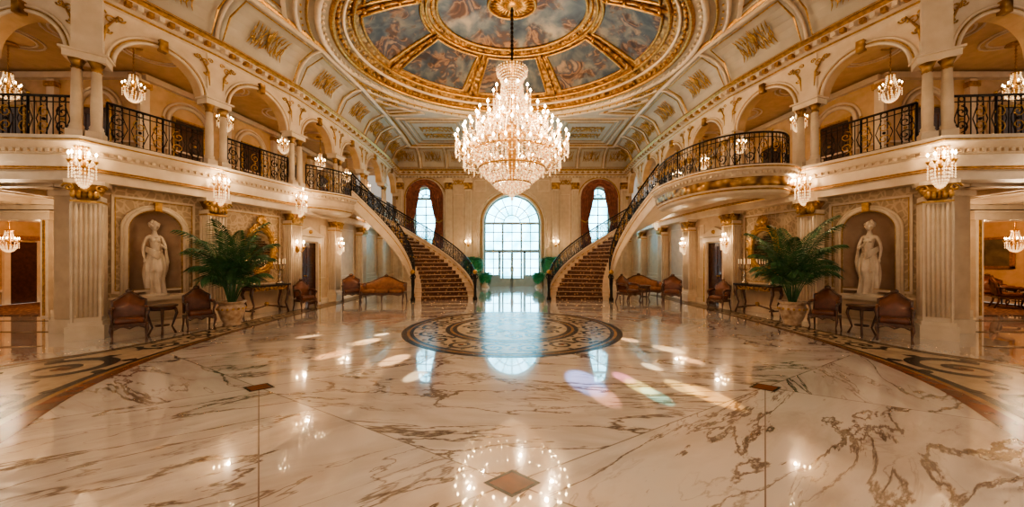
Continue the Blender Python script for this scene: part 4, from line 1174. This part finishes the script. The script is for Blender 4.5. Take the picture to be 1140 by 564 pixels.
def palm(seed):
    r = random.Random(seed); mb = MB()
    mb.lathe([(.17, 0), (.19, .03), (.17, .07), (.22, .18), (.27, .36), (.28, .46), (.24, .52), (.28, .56), (.30, .6), (.26, .6), (.24, .54)], (0, 0, 0), 24, 'pot_ceramic')
    mb.lathe([(.26, 0), (.2, .02)], (0, 0, .53), 16, 'soil')
    for k in range(16): a = 2 * pi * k / 16; mb.ball((.275 * math.cos(a), .275 * math.sin(a), .42), .03, 'gold', 6, 4)
    nf = 24
    for k in range(nf):
        a = 2 * pi * (k * .382) + r.uniform(-.2, .2); lay = k / nf
        L = 1.15 + 1.2 * lay + r.uniform(-.1, .15); e0 = math.radians(68 + 19 * lay + r.uniform(-4, 4)); bend = r.uniform(1.6, 2.1) * (1.1 - .45 * lay)
        p = Vector((.06 * math.cos(a), .06 * math.sin(a), .55)); pts = []; e = e0; n = 24
        for i in range(n + 1):
            pts.append(p.copy()); e -= bend / n * (1.9 * (i / n) ** 1.3 + .05)
            p = p + Vector((math.cos(a) * math.cos(e) * .82, math.sin(a) * math.cos(e) * .82, math.sin(e))) * (L / n)
        mb.tube(pts, [.014 * (1 - .8 * i / n) for i in range(n + 1)], 'leaf', 4)
        side = Vector((-math.sin(a), math.cos(a), 0))
        for i in range(9, n + 1):
            f = (i - 9) / (n - 9); t = (pts[min(i + 1, n)] - pts[i - 1]).normalized()
            for h in (0, .5):
                if i == n and h: continue
                b = pts[i] if not h else (pts[i] + pts[i + 1]) / 2
                ll = .38 * math.sin(pi * (.22 + .70 * f)) + .05
                for sg in (-1, 1):
                    d = (side * sg * .65 + t * (.55 + .5 * f) - Vector((0, 0, .28)) + Vector((r.uniform(-.05, .05), r.uniform(-.05, .05), r.uniform(-.05, .05)))).normalized()
                    wv = t.cross(d).cross(d).normalized() * .014
                    m1 = b + d * ll * .45 ; tip = b + d * ll - Vector((0, 0, ll * .36))
                    mb.add([b - wv * .4, m1 - wv, tip, m1 + wv, b + wv * .4], [(0, 1, 2, 3, 4)], 'leaf')
    return mb
palm(3).obj('potted_palm', (-6.95, 8.4, 0)); place(palm(5).obj('potted_palm', mesh_only=True), 'potted_palm', (6.95, 8.4, 0), 1.0)

def fern(name, ped, leafr, n, seed):
    r = random.Random(seed); mb = MB()
    if ped: mb.lathe([(.22, 0), (.24, .04), (.18, .1), (.13, .2), (.12, ped - .15), (.16, ped - .08), (.22, ped - .03), (.22, ped)], (0, 0, 0), 18, 'cream_light')
    mb.lathe([(.1, 0), (.12, .02), (.2, .14), (.22, .26), (.24, .28), (.2, .28)], (0, 0, ped), 18, 'pot_ceramic')
    for k in range(n):
        a = r.uniform(0, 2 * pi); e = r.uniform(.2, 1.5); L = leafr * r.uniform(.8, 1.15); p = Vector((0, 0, ped + .26)); pts = []
        for i in range(9):
            pts.append(p.copy()); e -= .2 + .05 * i * (1 if e > -1.2 else 0); p = p + Vector((math.cos(a) * math.cos(e), math.sin(a) * math.cos(e), math.sin(e))) * L / 8
        side = Vector((-math.sin(a), math.cos(a), 0))
        for i in range(1, 9):
            for sg in (-1, 1):
                d = (side * sg + (pts[i] - pts[i - 1]).normalized() * .5).normalized(); ll = .17 * math.sin(pi * i / 9) + .03; wv = (pts[i] - pts[i - 1]).normalized() * .03
                mb.add([pts[i] - wv, pts[i] + d * ll * .6 - wv, pts[i] + d * ll - Vector((0, 0, .03)), pts[i] + d * ll * .6 + wv, pts[i] + wv], [(0, 1, 2, 3, 4)], 'leaf_bright')
    return mb.obj(name, mesh_only=True)
fm = fern('potted_fern', 1.2, .85, 120, 1); fm2 = fern('potted_fern', .4, .55, 60, 2)
for s in (-1, 1):
    place(fm, 'potted_fern', (s * 2.15, 18.6, 0), s); place(fm2, 'potted_fern', (s * 1.6, 20.3, 0), s * 2)

# ------------------------------------------------------------ statue
def skin_part(verts, edges, sub=2):
    me = bpy.data.meshes.new('tmp'); me.from_pydata([v[:3] for v in verts], edges, [])
    o = bpy.data.objects.new('tmp', me); sc.collection.objects.link(o)
    o.modifiers.new('s', 'SKIN'); sd = o.modifiers.new('d', 'SUBSURF'); sd.levels = sub; sd.render_levels = sub
    for i, v in enumerate(verts):
        k = me.skin_vertices[0].data[i]; k.radius = (v[3], v[4] if len(v) > 4 else v[3]); k.use_root = (i == 0)
    dg = bpy.context.evaluated_depsgraph_get(); e = o.evaluated_get(dg); m = e.to_mesh()
    vs = [tuple(v.co) for v in m.vertices]; fs = [tuple(p.vertices) for p in m.polygons]
    e.to_mesh_clear(); bpy.data.objects.remove(o); return vs, fs
def statue():
    mb = MB(); S = 'statue_marble'
    V = [(.02, 0, .80, .115, .095), (.02, 0, .90, .09, .078), (.02, .0, .98, .078, .066), (.01, -.005, 1.10, .098, .08), (0, 0, 1.20, .09, .068), (0, .0, 1.26, .045, .045), (0, -.01, 1.33, .034, .034), (0, -.012, 1.37, .037, .04),
         (.12, 0, 1.21, .038), (.165, -.02, 1.08, .032), (.175, -.06, .97, .028), (.12, -.15, .98, .023), (.06, -.18, 1.03, .018),
         (-.12, 0, 1.205, .038), (-.165, .02, 1.08, .032), (-.185, .01, .96, .028), (-.19, -.03, .84, .023), (-.185, -.06, .76, .018)]
    E = [(0, 1), (1, 2), (2, 3), (3, 4), (4, 5), (5, 6), (6, 7), (4, 8), (8, 9), (9, 10), (10, 11), (11, 12), (4, 13), (13, 14), (14, 15), (15, 16), (16, 17)]
    vs, fs = skin_part(V, E); mb.add(vs, fs, S, True)
    for (h, d) in (((.06, -.18, 1.03), Vector((-.8, -.2, .5))), ((-.185, -.06, .76), Vector((0, -.3, -1)))):
        d.normalize(); h = Vector(h); sd = d.cross(Vector((0, 1, .2))).normalized()
        mb.ball(h + d * .02, .024, S, 8, 6, (1, .7, 1.2))
        for q in range(4):
            b = h + d * .035 + sd * (.013 * (q - 1.5)); L = (.04, .048, .046, .036)[q]
            mb.tube([b, b + d * L * .5 + Vector((0, -.004, 0)), b + d * L + Vector((0, .006, 0))], [.0075, .007, .005], S, 6)
        mb.tube([h + sd * .02, h + sd * .035 + d * .02, h + sd * .035 + d * .04], [.009, .008, .006], S, 6)
    for sx in (-1, 1): mb.ball((sx * .045, -.065, 1.13), .038, S, 10, 8)
    H = Matrix.Translation((0, -.015, 1.44)) @ Matrix.Rotation(.35, 4, 'Z') @ Matrix.Rotation(.12, 4, 'X')
    mb.ball((0, 0, 0), .078, S, 16, 12, (.88, 1.02, 1.22), H); mb.ball((0, -.02, -.05), .052, S, 12, 8, (.9, 1, 1), H)
    mb.tube([(0, -.08, .015), (0, -.10, -.02), (0, -.084, -.03)], [.007, .012, .008], S, 6, M=H)
    mb.tube([(-.02, -.078, -.047), (0, -.084, -.045), (.02, -.078, -.047)], .006, S, 5, M=H)
    for sx in (-1, 1):
        mb.ball((sx * .03, -.068, .012), .012, S, 6, 4, (1.3, .7, .7), H); mb.ball((sx * .07, .0, -.005), .018, S, 6, 5, (.4, .8, 1.2), H)
    for k in range(26):
        a = R.uniform(-1.9, 1.9) + pi / 2; z = R.uniform(-.02, .1); rr = .075 * math.sqrt(max(.1, 1 - (z / .115) ** 2)) 
        mb.ball((rr * math.cos(a), rr * 1.05 * math.sin(a), z), .026, S, 7, 5, (1, 1, 1), H)
    mb.ball((0, .105, .03), .042, S, 10, 7, (1, 1, 1), H)
    vs = []; fs = []; n = 72; rows = 26
    for j in range(rows + 1):
        t = j / rows; z = .96 - t * .92
        rx = .09 + .065 * math.sin(min(1, t * 3.2) * pi / 2) - .01 * t; ry = .08 + .05 * math.sin(min(1, t * 3) * pi / 2) + .02 * t
        cxx = .03 - .05 * math.sin(t * pi); cyy = -.03 * math.sin(t * pi * .9)
        for i in range(n):
            a = 2 * pi * i / n
            f = (.014 + .02 * t) * math.sin(9 * a + 3.2 * t + 1.2 * math.sin(2 * a)) + .010 * math.sin(17 * a - 5 * t)
            knee = .045 * math.exp(-((t - .42) / .16) ** 2) * max(0, math.cos(a + 1.15)) ** 3
            zz = z + (.07 * math.sin(a + .6) * (1 - t) if t < .5 else 0)
            vs.append((cxx + (rx + f + knee) * math.cos(a), cyy + (ry + f + knee) * math.sin(a), zz))
    for j in range(rows):
        for i in range(n): k = (i + 1) % n; fs.append((j * n + i, j * n + k, (j + 1) * n + k, (j + 1) * n + i))
    mb.add(vs, fs, S, True)
    for q in range(5):
        a0 = q * .02; mb.tube([(.13 + a0 * .4, -.02, .96 - a0), (.06, -.13, .86 - a0 * 1.6), (-.07, -.13, .93 - a0 * 1.4), (-.15, -.02, 1.0 - a0), (-.10, .09, 1.0)], [.01, .02, .02, .016, .01], S, 7)
    for q in range(4): mb.tube([(.15 + q * .013, -.1 + .02 * q, .99), (.17 + q * .012, -.08, .7), (.16 + q * .014, -.06, .38 + .05 * q)], [.012, .02, .012], S, 7)
    mb.tube([(-.09, .05, 1.22), (0, -.075, 1.2), (.09, -.02, 1.24)], .014, S, 6)
    for sx, y in ((-.06, -.15), (.05, -.12)): mb.ball((sx, y, .045), .045, S, 10, 6, (.7, 1.4, .6))
    mb.lathe([(.25, -.0), (.25, .03), (.23, .05)], (0, 0, -.0), 20, S)
    return mb.obj('statue', mesh_only=True)
stm = statue()
for s in (-1, 1):
    M, L = bayM(s, 3, 4); p = M @ Vector((L / 2, -.2, .76)); ang = face(s, 0, 0, nB.x, nB.y)
    place(stm, 'statue', p, ang, (1.05 if s < 0 else -1.05, 1.05, 1.16))

# ------------------------------------------------------------ world & camera
w = bpy.data.worlds.new('world'); sc.world = w; w.use_nodes = True
bg = w.node_tree.nodes['Background']; bg.inputs[0].default_value = (1, .85, .70, 1); bg.inputs[1].default_value = .5
cam = bpy.data.cameras.new('camera'); co = bpy.data.objects.new('camera', cam); sc.collection.objects.link(co)
co.location = (0, 0, CAMH); co.rotation_euler = (pi / 2, 0, 0)
cam.sensor_width = 36; cam.lens = 36 * F / 1140; cam.shift_y = 8 / 1140; cam.clip_end = 200
sc.camera = co
